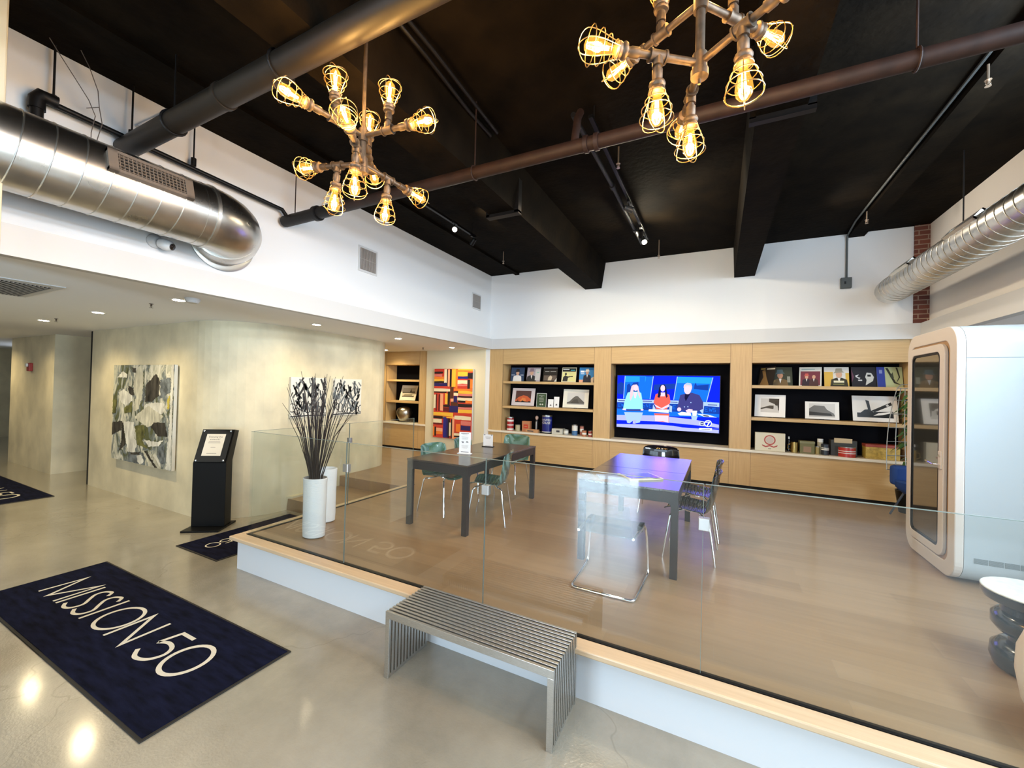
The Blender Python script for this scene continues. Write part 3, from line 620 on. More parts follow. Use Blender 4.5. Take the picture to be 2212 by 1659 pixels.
def lettering(w=.026, z=.0125):
    m = MB()   # metres, x from 0 (M) to 2.32, y 0..0.31
    stroke(m, [(.015, 0), (.035, .30), (.183, .012), (.345, .30), (.352, 0)][:5], w, z)
    stroke(m, [(.411, 0), (.411, .31)], w, z)
    for dx in (.505, .695): stroke(m, bez([(dx+.125, .255), (dx+.075, .298), (dx+.01, .27), (dx+.005, .215), (dx+.06, .16), (dx+.125, .10), (dx+.11, .03), (dx+.045, .008), (dx-.03, .04)]), w, z)
    stroke(m, [(.882, 0), (.882, .31)], w, z)
    stroke(m, el(1.145, .157, .155, .148)[:-1], w, z, True)
    stroke(m, [(1.328, 0), (1.335, .30), (1.572, .014), (1.572, .31)], w, z)
    stroke(m, [(1.955, .292), (1.80, .292), (1.765, .155)], w*1.1, z); stroke(m, bez([(1.765, .152), (1.84, .185), (1.93, .165), (1.965, .10), (1.92, .025), (1.82, .0), (1.735, .05)]), w*1.1, z)
    stroke(m, el(2.158, .155, .142, .148)[:-1], w*1.15, z, True)
    return m
def floor_mat(x0, x1, y0, y1, label, T, rot=0, sc=1):
    t = thing('floor_mat', label, 'mat', ((x0+x1)/2, (y0+y1)/2, 0), 0, 'navy entrance mats with white lettering')
    MB().box(x0, x1, y0, y1, 0, .008).build('rubber_border', matedge, t, bevel=.002)
    MB().box(x0+.018, x1-.018, y0+.018, y1-.018, .008, .012).build('carpet_pile', matblue, t)
    lettering().xf(Matrix.Translation((T[0], T[1], 0)) @ Matrix.Rotation(rot, 4, 'Z') @ Matrix.Diagonal((sc, sc, 1, 1))).build('lettering', matwhite, t)
floor_mat(-5.64, -2.67, 1.05, 1.90, 'large navy mat in the foreground reading MISSION 50', (-5.345, 1.345))
floor_mat(-5.53, -4.70, 2.45, 3.84, 'navy mat between the kiosk and the white deck corner', (-5.26, 3.70), R(-90), .48)
floor_mat(-12.4, -9.44, 1.68, 2.52, 'navy mat cut off by the left picture edge', (-12.10, 1.95))

# ================================================================== STEEL BENCH
t = thing('slatted_bench', 'brushed steel slatted bench standing before the white riser', 'bench', (-1.335, 2.24, 0))
bx0, bx1, by0, by1, bh = -1.92, -.745, 2.03, 2.44, .43
n = 13; gap = (by1-by0)/n; sw = gap*.56
for i in range(n):
    y = by0+gap*i; w_ = sw if 0 < i else sw*.8
    MB().box(bx0, bx1, y, y+sw, bh-.045 if i in (0, n-1) else bh-.03, bh).build('seat_slat', steel, t, bevel=.0012)
for x in (bx0, bx1-.035):
    for i in range(n):
        y = by0+gap*i
        MB().box(x, x+.035, y, y+sw, 0 if i in (0, n-1) else .02, bh-(.045 if i in (0, n-1) else .03)).build('side_slat', steel, t, bevel=.001)
    MB().box(x+.004, x+.03, by0+sw, by1-gap+sw*.2, .0, .02).build('foot_bar', steel, t)
    MB().box(x+.012, x+.022, by0+sw+.001, by1-gap, .20, .225).build('tie_rod', steel, t)
for x in (bx0+.35, (bx0+bx1)/2, bx1-.35): MB().tube([(x, by0+.01, bh-.02), (x, by1-.02, bh-.02)], .006, 8).build('tie_rod', steel, t)
#@@B
# ================================================================== ARTWORK ON THE WALLS
def abstract(name, cols, scale, warp):
    m, t, b = nt(name); L = t.links.new
    tc_ = t.nodes.new('ShaderNodeTexCoord'); mp = t.nodes.new('ShaderNodeMapping'); mp.inputs['Scale'].default_value = (scale, scale, scale*.6); L(tc_.outputs['Object'], mp.inputs[0])
    n0 = t.nodes.new('ShaderNodeTexNoise'); n0.inputs['Scale'].default_value = 1.6; L(mp.outputs[0], n0.inputs['Vector'])
    ad = t.nodes.new('ShaderNodeMixRGB'); ad.blend_type = 'ADD'; ad.inputs[0].default_value = warp; L(mp.outputs[0], ad.inputs[1]); L(n0.outputs['Color'], ad.inputs[2])
    v = t.nodes.new('ShaderNodeTexNoise'); v.inputs['Scale'].default_value = 1.3; v.inputs['Detail'].default_value = 5; v.inputs['Roughness'].default_value = .62; v.inputs['Distortion'].default_value = 1.6; L(ad.outputs[0], v.inputs['Vector'])
    r = t.nodes.new('ShaderNodeValToRGB'); r.color_ramp.interpolation = 'EASE'
    while len(r.color_ramp.elements) < len(cols): r.color_ramp.elements.new(.5)
    for e, (p, c) in zip(r.color_ramp.elements, cols): e.position = p; e.color = (*c, 1)
    L(v.outputs[0], r.inputs[0]); L(r.outputs[0], b.inputs['Base Color']); b.inputs['Roughness'].default_value = .5
    return m
canvas_edge = mat('canvas_edge', (.66, .63, .55), .7)
am = abstract('grey_olive_abstract_paint', [(.28, (.02, .022, .015)), (.40, (.10, .11, .045)), (.47, (.17, .20, .21)), (.53, (.45, .45, .36)), (.60, (.66, .64, .54)), (.72, (.78, .77, .70))], 2.2, .8)
t = thing('abstract_painting', 'tall grey, olive and cream abstract painting on the plaster wall', 'painting', (-7.95, 3.03, .6))
MB().box(-8.92, -6.98, 3.0105, 3.05, .60, 2.13).build('canvas', canvas_edge, t)
q = MB().box(-8.92, -6.98, 3.007, 3.0105, .60, 2.13); q.build('painted_face', am, t)
def A1(pts): return [( -8.92+(x-285)/770*1.94, z) for x, z in pts]
br_ = MB(); MA = [mat('brush_black', (.045, .04, .032), .5, noise=.85, nscale=9, stretch=(1.5, 1, .5)), mat('brush_cream', (.55, .53, .42), .5, noise=.4, nscale=8, stretch=(1.5, 1, .5)), mat('brush_slate', (.14, .16, .17), .5, noise=.7, nscale=10), mat('brush_olive', (.13, .13, .04), .5, noise=.75, nscale=9), mat('brush_pale', (.66, .65, .58), .5, noise=.33, nscale=9, stretch=(1.5, 1, .5)), mat('brush_yellow', (.55, .45, .08), .5)]
def blob(mi, pts, dy):   # pts in crop pixels of the painting: x 290..1065, y 165..~1500
    out = []; rp = []
    for k, (x, y) in enumerate(pts):
        x2_, y2_ = pts[(k+1) % len(pts)]; n_ = max(1, int(math.hypot(x2_-x, y2_-y)/14))
        for j in range(n_): rp.append((x+(x2_-x)*j/n_+rnd.uniform(-6, 6), y+(y2_-y)*j/n_+rnd.uniform(-6, 6)))
    for x, y in rp:
        u = (x-288)/760; yt = 170; yb = 1355+155*u; v = (y-yt)/(yb-yt)
        u2 = u
        out.append((-8.92+min(max(u2, 0), 1)*1.94, 3.0068-dy*.0002, 2.13-min(max(v, 0), 1)*1.53))
    br_.m(mi).poly(out)
for i, (c, pts) in enumerate([(0, [(490, 430), (560, 470), (580, 560), (540, 570), (500, 520)]), (1, [(590, 260), (640, 170), (680, 200), (690, 420), (670, 600), (640, 740), (570, 760), (600, 560), (560, 440)]), (2, [(700, 430), (715, 560), (700, 700), (685, 700), (690, 560)]),
    (0, [(720, 430), (840, 280), (890, 380), (880, 560), (800, 640), (720, 640)]), (2, [(890, 360), (1010, 330), (1015, 520), (900, 600)]), (4, [(370, 520), (440, 480), (550, 560), (560, 620), (470, 690), (400, 640)]), (3, [(450, 720), (560, 640), (545, 770), (450, 790)]),
    (4, [(730, 660), (860, 650), (950, 660), (930, 800), (820, 780), (700, 760)]), (1, [(590, 830), (760, 690), (940, 820), (900, 900), (760, 960), (650, 890)]), (0, [(290, 900), (430, 880), (430, 1000), (290, 1060)]), (0, [(425, 900), (445, 900), (485, 1190), (400, 1260), (430, 1100)]),
    (4, [(440, 890), (590, 900), (600, 1100), (640, 1180), (600, 1290), (520, 1280), (480, 1100)]), (3, [(600, 950), (720, 930), (730, 1080), (700, 1130), (760, 1230), (640, 1190)]), (0, [(830, 900), (960, 900), (1000, 1080), (880, 1070), (800, 960)]),
    (4, [(720, 1120), (880, 1150), (960, 1120), (900, 1200), (780, 1210)]), (2, [(530, 1290), (640, 1290), (740, 1300), (730, 1440), (530, 1400)]), (0, [(560, 1290), (680, 1280), (670, 1320), (560, 1310)]), (1, [(700, 1260), (730, 1260), (850, 1480), (810, 1470)]), (0, [(735, 1265), (760, 1265), (900, 1490), (862, 1485)]), (1, [(780, 1265), (805, 1270), (940, 1495), (910, 1490)]),
    (2, [(900, 1200), (960, 1180), (990, 1400), (930, 1430), (890, 1330)]), (5, [(985, 600), (1010, 560), (1005, 720), (985, 740)]), (4, [(1020, 170), (1046, 170), (1046, 1500), (990, 1500), (1000, 1200), (1020, 800)]), (4, [(640, 1330), (700, 1310), (730, 1400), (690, 1440), (650, 1400)]), (3, [(290, 600), (350, 620), (340, 780), (290, 790)]), (0, [(540, 200), (590, 210), (590, 270), (550, 260)]), (4, [(340, 330), (420, 250), (480, 290), (480, 330)])]): blob(c, pts, i)
br_.build('brush_patches', MA, t)

# two scribble paintings on the curved wall
def scribble(y0, y1, seed, label):
    rn = random.Random(seed); X = -5.735
    t = thing('scribble_painting', label, 'painting', (X, (y0+y1)/2, 1.38), 0, 'black and white scribble paintings')
    MB().box(X-.02, X+.02, y0, y1, 1.38, 2.0).build('canvas', mat('white_canvas', (.74, .72, .64), .6), t)
    s = MB(); w = y1-y0
    def st(pts, wd, mi):
        n = len(pts); s.m(mi); L_ = []; 
        for i, (a, b) in enumerate(pts):
            p = Vector((a, b)); q = Vector(pts[min(i+1, n-1)]); o = Vector(pts[max(i-1, 0)]); d = (q-o); d = d.normalized() if d.length > 0 else Vector((1, 0)); nn = Vector((-d.y, d.x))*wd/2
            L_.append((p+nn, p-nn))
        cl = lambda v: (X+.0215+mi*.0004, min(max(v.x, 0), 1)*w+y0, 1.38+min(max(v.y, 0), 1)*.62)
        for i in range(n-1): s.quad(cl(L_[i][0]), cl(L_[i+1][0]), cl(L_[i+1][1]), cl(L_[i][1]))
    for k in range(46):
        x = rn.uniform(.02, .95); y = rn.uniform(.35, 1); a = rn.choice([R(80), R(60), R(120), R(100), R(50), R(130)])+rn.uniform(-.2, .2); l = rn.uniform(.12, .42)
        st([(x, y), (x-math.cos(a)*l*.5+rn.uniform(-.03, .03), y-math.sin(a)*l*.5), (x-math.cos(a)*l, y-math.sin(a)*l)], rn.uniform(.025, .075), rn.choice([0, 0, 1]))
    for k in range(10):
        cx, cy_ = .06+.1*k+rn.uniform(-.02, .02), rn.uniform(.12, .28); rx, ry = rn.uniform(.05, .1), rn.uniform(.07, .13)
        st(el(cx, cy_, rx, ry, n=16), .022, 0)
    st([(0, .03), (.5, .04), (1, .03)], .03, 0)
    s.build('brush_strokes', [mat('scribble_black', (.025, .028, .03), .5), mat('scribble_grey', (.16, .18, .19), .5)], t)
scribble(3.93, 4.55, 4, 'scribbled black and white painting behind the branches')
scribble(4.68, 5.28, 9, 'scribbled black and white painting right of the branches')

# striped colour-block painting
t = thing('striped_painting', 'tall painting of orange, red and navy bands on the cream pillar', 'painting', (-5.4, YB-.03, .72))
sx0, sx1, sz0, sz1 = -5.93, -4.87, .73, 2.32
MB().box(sx0, sx1, YB-.10, YB-.05, sz0, sz1).build('canvas', mat('white_canvas_side', (.7, .68, .64), .6), t)
pal = dict(o=(.86, .22, .03), y=(.90, .50, .05), r=(.60, .05, .03), k=(.018, .010, .014), n=(.02, .015, .12), p=(.72, .20, .17), w=(.84, .74, .50), b=(.10, .03, .015), m=(.13, .012, .015), u=(.02, .02, .22), c=(.88, .40, .22))
pk = list(pal); pm = [mat('band_'+{'o':'orange','y':'yellow','r':'red','k':'black','n':'navy','p':'rose','w':'ivory','b':'brown','m':'maroon','u':'ultramarine','c':'coral'}[k], pal[k], .4) for k in pk]
bands = MB(); cnt = [0]
def bd(c, x0, y0, x1, y1):      # crop pixels: x 915..1490, y 400..1420(left)/1470
    cnt[0] += 1; Y = YB-.101-cnt[0]*.00005
    f = lambda x, y: (sx0+min(max((x-912)/575, 0), 1)*(sx1-sx0), Y, sz1-min(max((y-402)/1035, 0), 1)*(sz1-sz0))
    bands.m(pk.index(c)); j = 4
    bands.poly([f(x0, y0+rnd.uniform(-j, j)), f((x0+x1)/2, y0+rnd.uniform(-j, j)), f(x1, y0+rnd.uniform(-j, j)), f(x1, y1+rnd.uniform(-j, j)), f((x0+x1)/2, y1+rnd.uniform(-j, j)), f(x0, y1+rnd.uniform(-j, j))])
for a in [('r', 912, 402, 1490, 1440), ('r', 912, 402, 1060, 445), ('k', 912, 445, 1045, 475), ('p', 912, 485, 1030, 520), ('o', 912, 520, 1060, 555), ('y', 912, 555, 1060, 590), ('k', 912, 590, 1120, 620), ('n', 912, 618, 1120, 665), ('w', 1065, 405, 1105, 610), ('k', 1105, 410, 1125, 665), ('c', 1120, 410, 1150, 665), ('k', 1150, 408, 1178, 670),
    ('y', 1180, 405, 1238, 670), ('o', 1238, 405, 1268, 690), ('y', 1268, 405, 1490, 425), ('o', 1268, 425, 1490, 450), ('y', 1268, 450, 1415, 510), ('k', 1412, 460, 1490, 545), ('u', 1272, 515, 1415, 550), ('w', 1268, 568, 1410, 625), ('p', 1268, 630, 1410, 655), ('r', 1268, 655, 1410, 690), ('k', 1412, 560, 1450, 690), ('o', 1450, 560, 1490, 690),
    ('r', 912, 665, 1160, 695), ('w', 912, 700, 1160, 745), ('k', 912, 745, 1105, 765), ('w', 912, 795, 942, 1000), ('m', 942, 780, 965, 1040), ('r', 965, 770, 1010, 1045), ('m', 985, 790, 1010, 1040), ('c', 1012, 775, 1058, 1030), ('y', 1085, 770, 1125, 930), ('k', 1125, 740, 1160, 940), ('b', 1160, 670, 1212, 850), ('c', 1172, 845, 1215, 890), ('b', 1172, 890, 1280, 955),
    ('k', 1215, 735, 1280, 760), ('w', 1215, 760, 1280, 800), ('n', 1215, 805, 1270, 900), ('o', 1215, 695, 1490, 725), ('y', 1280, 728, 1490, 770), ('p', 1280, 770, 1490, 800), ('k', 1280, 800, 1490, 825), ('w', 1270, 828, 1490, 868), ('k', 1282, 870, 1390, 900), ('o', 1390, 865, 1490, 905), ('k', 1282, 915, 1490, 962), ('p', 1285, 965, 1490, 1000), ('y', 1285, 1003, 1490, 1050), ('r', 1285, 1050, 1490, 1085),
    ('k', 1060, 940, 1165, 975), ('m', 1060, 980, 1155, 1045), ('n', 1155, 950, 1285, 1045), ('y', 912, 1055, 1215, 1110), ('k', 905, 1115, 1110, 1150), ('w', 905, 1160, 1045, 1215), ('m', 912, 1218, 1060, 1245), ('r', 905, 1245, 1060, 1285), ('o', 912, 1275, 935, 1415), ('k', 935, 1280, 960, 1415), ('c', 962, 1295, 1060, 1345), ('o', 962, 1345, 1060, 1385), ('y', 1060, 1115, 1215, 1135),
    ('u', 1068, 1125, 1115, 1430), ('n', 1110, 1145, 1140, 1430), ('k', 1140, 1145, 1170, 1430), ('w', 1160, 1200, 1195, 1400), ('k', 1185, 1150, 1205, 1430), ('c', 1205, 1110, 1235, 1440), ('w', 1235, 1095, 1475, 1150), ('r', 1235, 1150, 1340, 1205), ('p', 1332, 1170, 1475, 1230), ('n', 1332, 1235, 1470, 1300), ('o', 1262, 1210, 1325, 1330), ('r', 1236, 1200, 1262, 1340), ('w', 1235, 1350, 1470, 1385), ('k', 1235, 1385, 1470, 1410), ('o', 1235, 1410, 1470, 1440)]: bd(*a)
bands.build('colour_bands', pm, t)

# ================================================================== SHELF CONTENTS
def leaning(name, label, cat, x0, x1, z0, h, group, rz=0, yb=YB+.16, lean=14, thick=.008):
    """Empty at the base centre; local x width, z up the leaning face, front at y=0."""
    t = thing(name, label, cat, ((x0+x1)/2, yb, z0), rz, group); M = Matrix.Rotation(-R(lean), 4, 'X'); return t, M, (x1-x0)
def face(t, M, name, m, w, h, thick, y=0, inset=0, z=0):
    return MB().box(-w/2+inset, w/2-inset, y, y+thick, z+inset, z+h-inset).xf(M).build(name, m, t, world=False)
SK = (.55, .33, .22)
def album(x0, x1, z0, label, bgc, parts, rz=0, h=.31, lean=12):
    t, M, w = leaning('record_sleeve', label, 'album', x0, x1, z0, h, 'record sleeves on the top shelves', rz, lean=lean)
    face(t, M, 'sleeve', mat('sleeve_%02x%02x%02x' % tuple(int(c*255) for c in bgc), bgc, .6, spec=.25), w, h, .004)
    g = MB(); cols = []; 
    for i, (c, pts) in enumerate(parts):
        if c not in cols: cols.append(c)
        g.m(cols.index(c)).poly([(-w/2+u*w, -.0006-.0003*i, v*h) for u, v in pts])
    g.xf(M).build('cover_picture', [mat('cover_%02x%02x%02x' % tuple(int(k*255) for k in c), c, .6, spec=.25) for c in cols], t, world=False)
def bust(cx, hy, s, hat, coat, skin=SK, hatc=None):
    P_ = [(coat, [(cx-.30*s, 0), (cx-.26*s, hy-.22*s), (cx-.08*s, hy-.14*s), (cx+.08*s, hy-.14*s), (cx+.26*s, hy-.22*s), (cx+.30*s, 0)]),
          ((.7, .68, .66), [(cx-.05*s, hy-.15*s), (cx+.05*s, hy-.15*s), (cx, hy-.36*s)]), (skin, [(cx+.11*s*math.cos(2*PI*k/10), hy+.15*s*math.sin(2*PI*k/10)) for k in range(10)])]
    if hat: P_ += [(hat, [(cx-.19*s, hy+.05*s), (cx+.19*s, hy+.09*s), (cx+.12*s, hy+.14*s), (cx+.10*s, hy+.27*s), (cx-.10*s, hy+.26*s), (cx-.13*s, hy+.12*s)])]
    return P_
def rc(u0, v0, u1, v1): return [(u0, v0), (u1, v0), (u1, v1), (u0, v1)]
ZS = 2.061; ZS2 = 1.531; ZC = .996
album(-4.06, -3.75, ZS, 'dark blue sleeve with a smiling man in a hat, leftmost on the left shelf', (.03, .055, .11), bust(.5, .6, 1.1, (.02, .02, .025), (.72, .72, .7))+[((.55, .6, .68), rc(.04, .44, .30, .48)), ((.55, .6, .68), rc(.72, .44, .95, .48))], R(4))
album(-3.68, -3.37, ZS, 'pale mauve sleeve with a man in a light hat on the left shelf', (.38, .33, .36), bust(.35, .62, 1.2, (.24, .17, .20), (.03, .03, .03))+[((.52, .50, .48), rc(.62, .1, .97, .9)), ((.25, .45, .36), rc(.72, .62, .9, .68))], R(1))
album(-3.30, -2.99, ZS, 'black sleeve with dim figures, middle of the left shelf row', (.022, .017, .014), [((.12, .09, .07), rc(.05, .1, .95, .45)), ((.55, .45, .33), [(.35, .1), (.6, .1), (.66, .35), (.52, .45), (.38, .3)]), ((.45, .43, .4), rc(.12, .70, .42, .74)), ((.45, .43, .4), rc(.5, .70, .9, .74)), ((.5, .5, .48), rc(.02, .95, .98, .985)), ((.6, .58, .5), [(.8, .02), (.98, .02), (.98, .28)])], R(2))
album(-2.89, -2.58, ZS, 'cream sleeve with a man pointing at yellow panels', (.62, .60, .42), [((.012, .012, .013), rc(.04, .72, .96, .94)), ((.70, .68, .30), rc(.05, .06, .50, .70)), ((.66, .64, .27), rc(.53, .06, .96, .70)), ((.8, .8, .75), rc(.07, .84, .5, .9)), ((.05, .35, .42), rc(.6, .78, .9, .84)), ((.03, .03, .03), [(.08, .06), (.12, .36), (.25, .45), (.4, .40), (.78, .36), (.78, .42), (.45, .30), (.42, .06)]), ((.03, .03, .03), [(.28+.07*math.cos(2*PI*k/10), .55+.1*math.sin(2*PI*k/10)) for k in range(10)])], 0)
album(-2.51, -2.22, ZS, 'bright blue sleeve with a man in white cap, rightmost on the left shelf', (.04, .22, .50), [((.70, .36, .24), rc(0, 0, .32, .18)), ((.62, .5, .36), [(.72, 0), (1, 0), (1, .4), (.85, .3)])]+bust(.55, .66, .95, (.72, .7, .62), (.02, .02, .03))+[((.75, .82, .85), rc(.08, .66, .35, .78)), ((.75, .82, .85), rc(.1, .55, .35, .6))], R(5))
album(.53, .84, ZS, 'dark sleeve with brown diagonal figure, leftmost on the right shelf', (.02, .018, .015), [((.22, .13, .05), [(.1, .0), (.75, 0), (.5, .45), (.35, .85), (.15, .8), (.3, .45)]), ((.5, .48, .4), rc(.45, .86, .98, .93)), ((.45, .35, .1), rc(.05, .88, .35, .93))], R(-52), lean=10)
album(.76, 1.07, ZS, 'dark green sleeve with a smiling man in a blue-grey hat', (.045, .05, .03), bust(.45, .55, 1.2, (.08, .12, .13), (.16, .10, .04), (.50, .26, .16))+[((.25, .25, .2), rc(.76, .18, .9, .5)), ((.3, .18, .06), [(.02, 0), (.25, .25), (.2, .3), (0, .1)])], R(6))
album(1.15, 1.44, ZS, 'cream sleeve with two men on a wine red panel', (.62, .63, .58), [((.16, .035, .05), rc(.06, .04, .94, .78)), ((.16, .3, .3), rc(.1, .88, .7, .91))]+bust(.34, .48, .7, (.5, .1, .08), (.03, .02, .03))+bust(.66, .48, .7, None, (.07, .03, .03)), R(-10))
album(1.48, 1.79, ZS, 'cream and gold sleeve with a man in a hat and dark coat', (.62, .60, .56), [((.60, .38, .07), rc(0, 0, .36, .75)), ((.6, .38, .07), rc(.86, .02, 1, .7))]+bust(.6, .62, 1.2, (.30, .27, .2), (.04, .035, .02))+[((.72, .66, .45), rc(.38, .2, .8, .3)), ((.3, .3, .1), rc(.36, .1, .8, .13))], 0)
album(1.82, 2.12, ZS, 'black sleeve with white script and a pale bust', (.018, .017, .022), [((.55, .56, .54), [(.55, .08), (.85, .3), (.9, .5), (.8, .7), (.62, .72), (.55, .5), (.6, .35)]), ((.02, .02, .02), rc(.64, .52, .78, .62)), ((.6, .6, .62), [(.16, .58), (.3, .62), (.22, .5), (.36, .45), (.3, .4), (.16, .5)]), ((.6, .6, .62), rc(.26, .3, .42, .36)), ((.12, .05, .08), [(0, .2), (.1, .5), (0, .9)])], R(3))
album(2.12, 2.42, ZS, 'blue and pale green sleeve with dark branches by the booth', (.40, .45, .25), [((.03, .05, .28), rc(0, 0, .32, 1)), ((.2, .25, .5), rc(.1, .68, .22, .86)), ((.03, .03, .02), [(.35, .95), (.45, .95), (.72, .25), (.95, .1), (.65, .2)]), ((.03, .03, .02), [(.75, .98), (.82, .98), (.9, .5), (.7, .15), (.85, .5)]), ((.05, .06, .04), [(.5, .5), (.62, .75), (.66, .45)])], R(4))
def photo(x0, x1, z0, h, label, parts, bgc, matc=(.76, .76, .74), bx=.16, by=.18, rz=0, lean=14, pic_b=None):
    t, M, w = leaning('framed_photo', label, 'framed photo', x0, x1, z0+.012, h, 'white framed photos on the middle shelves', rz, lean=lean)
    face(t, M, 'frame', mat('photo_frame_edge', (.02, .02, .02), .4), w, h, .012, .004)
    face(t, M, 'mount', mat('mount_%02x' % int(matc[2]*255), matc, .5), w, h, .004)
    g = MB(); cols = [bgc]; x_ = w*bx; zb = h*(pic_b or by); zt_ = h*(1-by*.85)
    g.poly([(-w/2+x_, -.0006, zb), (w/2-x_, -.0006, zb), (w/2-x_, -.0006, zt_), (-w/2+x_, -.0006, zt_)])
    for i, (c, pts) in enumerate(parts):
        if c not in cols: cols.append(c)
        g.m(cols.index(c)).poly([(-w/2+x_+u*(w-2*x_), -.0009-.0003*i, zb+v*(zt_-zb)) for u, v in pts])
    g.xf(M).build('picture', [mat('photo_%02x%02x%02x' % tuple(int(k*255) for k in c), c, .3) for c in cols], t, world=False)
    MB().box(-.03, .03, .012, .07, -.012, 0).build('easel_foot', blackp, t, world=False)
G = lambda v: (v, v, v*.98)
photo(-4.02, -3.50, ZS2, .385, 'framed orange sunset over a dark skyline', [((.55, .10, .03), [(0, 0), (1, 0), (1, .3), (.75, .55), (.5, .62), (.2, .45), (0, .2)]), ((.65, .2, .05), [(.3, .1), (.7, .1), (.65, .35), (.45, .42)]), ((.012, .01, .01), [(0, 0), (1, 0), (1, .08), (.9, .14), (.8, .06), (.6, .1), (.45, .17), (.38, .07), (.2, .1), (.165, .32), (.14, .12), (0, .08)])], (.085, .035, .03), (.62, .55, .55), rz=R(5))
photo(-2.84, -2.32, ZS2, .385, 'framed pale photo of a wooded hill', [(G(.06), [(0, .05), (1, .05), (1, .2), (.8, .45), (.62, .68), (.5, .7), (.35, .55), (.15, .25), (0, .15)]), (G(.02), [(.2, .1), (.7, .1), (.6, .45), (.4, .4)]), (G(.3), [(0, 0), (1, 0), (1, .08), (0, .08)])], G(.52), (.74, .72, .62), rz=R(6))
photo(.54, .97, ZS2, .37, 'white framed photo with clouds and a dark oval, leftmost on the right shelf', [(G(.03), [(0, .3), (.5, .5), (.72, .5), (.7, .25), (.3, .3), (0, .2)]), (G(.025), [(.45, 1), (1, 1), (1, .1), (.85, .4), (.78, .6), (.45, .75)]), (G(.5), [(.7, .45), (.9, .55), (.95, .25), (.75, .2)]), (G(.01), ell(.87, .66, .12, .16, 12))], G(.55), G(.80), bx=.20, by=.2, rz=R(-9), lean=12)
photo(1.24, 1.67, ZS2, .28, 'small white framed photo of a wide grey building', [(G(.16), [(0, .1), (1, .1), (.95, .3), (.7, .55), (.6, .82), (.2, .86), (0, .6)]), (G(.03), [(0, .1), (.9, .08), (.85, .28), (0, .38)]), (G(.45), [(0, 0), (1, 0), (1, .1), (0, .1)])], G(.62), G(.82), bx=.12, by=.12, rz=R(-5))
photo(1.84, 2.37, ZS2, .395, 'wide white framed photo of a dark car fender and lamps', [(G(.012), [(0, 0), (1, 0), (1, .35), (.7, .33), (.45, .3), (.35, .45), (.22, .42), (.1, .25), (0, .25)]), (G(.02), [(.38, .35), (.95, .85), (.98, .7), (.5, .3)]), (G(.02), [(.25, .95), (.35, .9), (.4, .3), (.33, .3)]), (G(.85), [(.45, .1), (.6, .25), (.9, .33), (1, .3), (.7, .15)]), (G(.6), [(.8, .68), (.86, .75), (.9, .65), (.84, .6)])], G(.78), G(.80), bx=.10, by=.15, rz=0)
# alcove photo
t, M, w = leaning('framed_photo', 'pale framed townscape photo leaning in the alcove', 'framed photo', -7.20, -6.74, ZS2+.01, .4, None, R(8), lean=20)
face(t, M, 'frame', MATS['photo_frame_edge'], w, .4, .012, .004); face(t, M, 'mount', mat('mount_cream', (.70, .66, .52), .5), w, .4, .004)
g = MB(); w2 = .36
for i, (c, pts) in enumerate([(0, rc(-.5, 0, .5, 1)), (1, [(-.5, .55), (.1, .55), (.16, .95), (.22, .6), (.5, .62), (.5, .5), (-.5, .42)]), (2, [(-.4, .1), (.3, .15), (.35, .35), (-.3, .3)]), (1, [(-.5, 0), (.45, 0), (.5, .15), (-.45, .12)])]): g.m(c).poly([(u*w2, -.0006-.0003*i, .09+v*.24) for u, v in pts])
g.xf(M).build('picture', [mat('sepia_light', (.50, .45, .32), .4), mat('sepia_dark', (.06, .05, .03), .4), mat('sepia_mid', (.22, .19, .12), .4)], t, world=False)
# books and leaflets on left middle shelf
t, M, w = leaning('green_card', 'dark green printed card standing on the left shelf', 'card', -3.44, -3.21, ZS2, .29, None, 0, lean=6)
face(t, M, 'card_edge', paper, .225, .29, .004); face(t, M, 'card_front', mat('forest_green', (.035, .07, .025), .45), .215, .285, .001, -.0012, .003)
g = MB()
for z, ww in ((.235, .065), (.215, .02), (.19, .05), (.165, .055), (.14, .055), (.115, .05)): g.box(-ww, ww, -.0022, -.0014, z, z+.006)
for x in (-.02, .03): g.lathe([(.017, 0), (.017, .001)], (x, -.0014, .055), 16, ax=(0, -1, 0))
g.xf(M).build('print', mat('pale_print', (.55, .57, .5), .6), t, world=False)
for x0_, x1_, h_, lb in ((-3.17, -3.055, .17, 'small white leaflet standing on the left shelf'), (-3.04, -2.93, .225, 'tall narrow white leaflet standing on the left shelf')):
    t, M, w = leaning('leaflet', lb, 'leaflet', x0_, x1_, ZS2, h_, 'white leaflets', R(8), lean=8); face(t, M, 'card', paper, w, h_, .003)
    MB().poly([(-.02, -.001, h_*.2), (.02, -.001, h_*.2), (.015, -.001, h_*.33), (-.01, -.001, h_*.36)]).xf(M).build('print', MATS['grey_ink'], t, world=False)
# tins and boxes
def tin(x, z, r, h, label, body, bands=(), lid=None, text=None, tcol=None, y=YB+.14, name='tin'):
    t = thing(name, label, 'tin', (x, y, z), 0, 'old tins and boxes on the ledge')
    MB().lathe([(r, 0), (r, h*.97)], n=28).build('body', body, t, world=False, smooth=True)
    MB().lathe([(r*1.02, h*.93), (r*1.03, h), (r*.96, h), (r*.95, h*.985), (0, h*.985)], n=28).build('lid', lid or steel, t, world=False, smooth=True)
    if bands:
        g = MB()
        for a, b in bands: g.lathe([(r*1.006, h*a), (r*1.006, h*b)], n=28)
        g.build('label_band', mat('tin_white', (.72, .70, .64), .5), t, world=False, smooth=True)
    if text:
        g = MB()
        for txt, sz, zz in text:
            mm = MB().text(txt, sz, Matrix.Rotation(R(90), 4, 'X'))
            mm.v = [Vector((math.sin(v.x/r)*r*1.012, -math.cos(v.x/r)*r*1.012, v.z+zz)) for v in mm.v]
            g.add(mm.v, mm.f)
        g.build('lettering', tcol or mat('tin_white', (.72, .70, .64), .5), t, world=False)
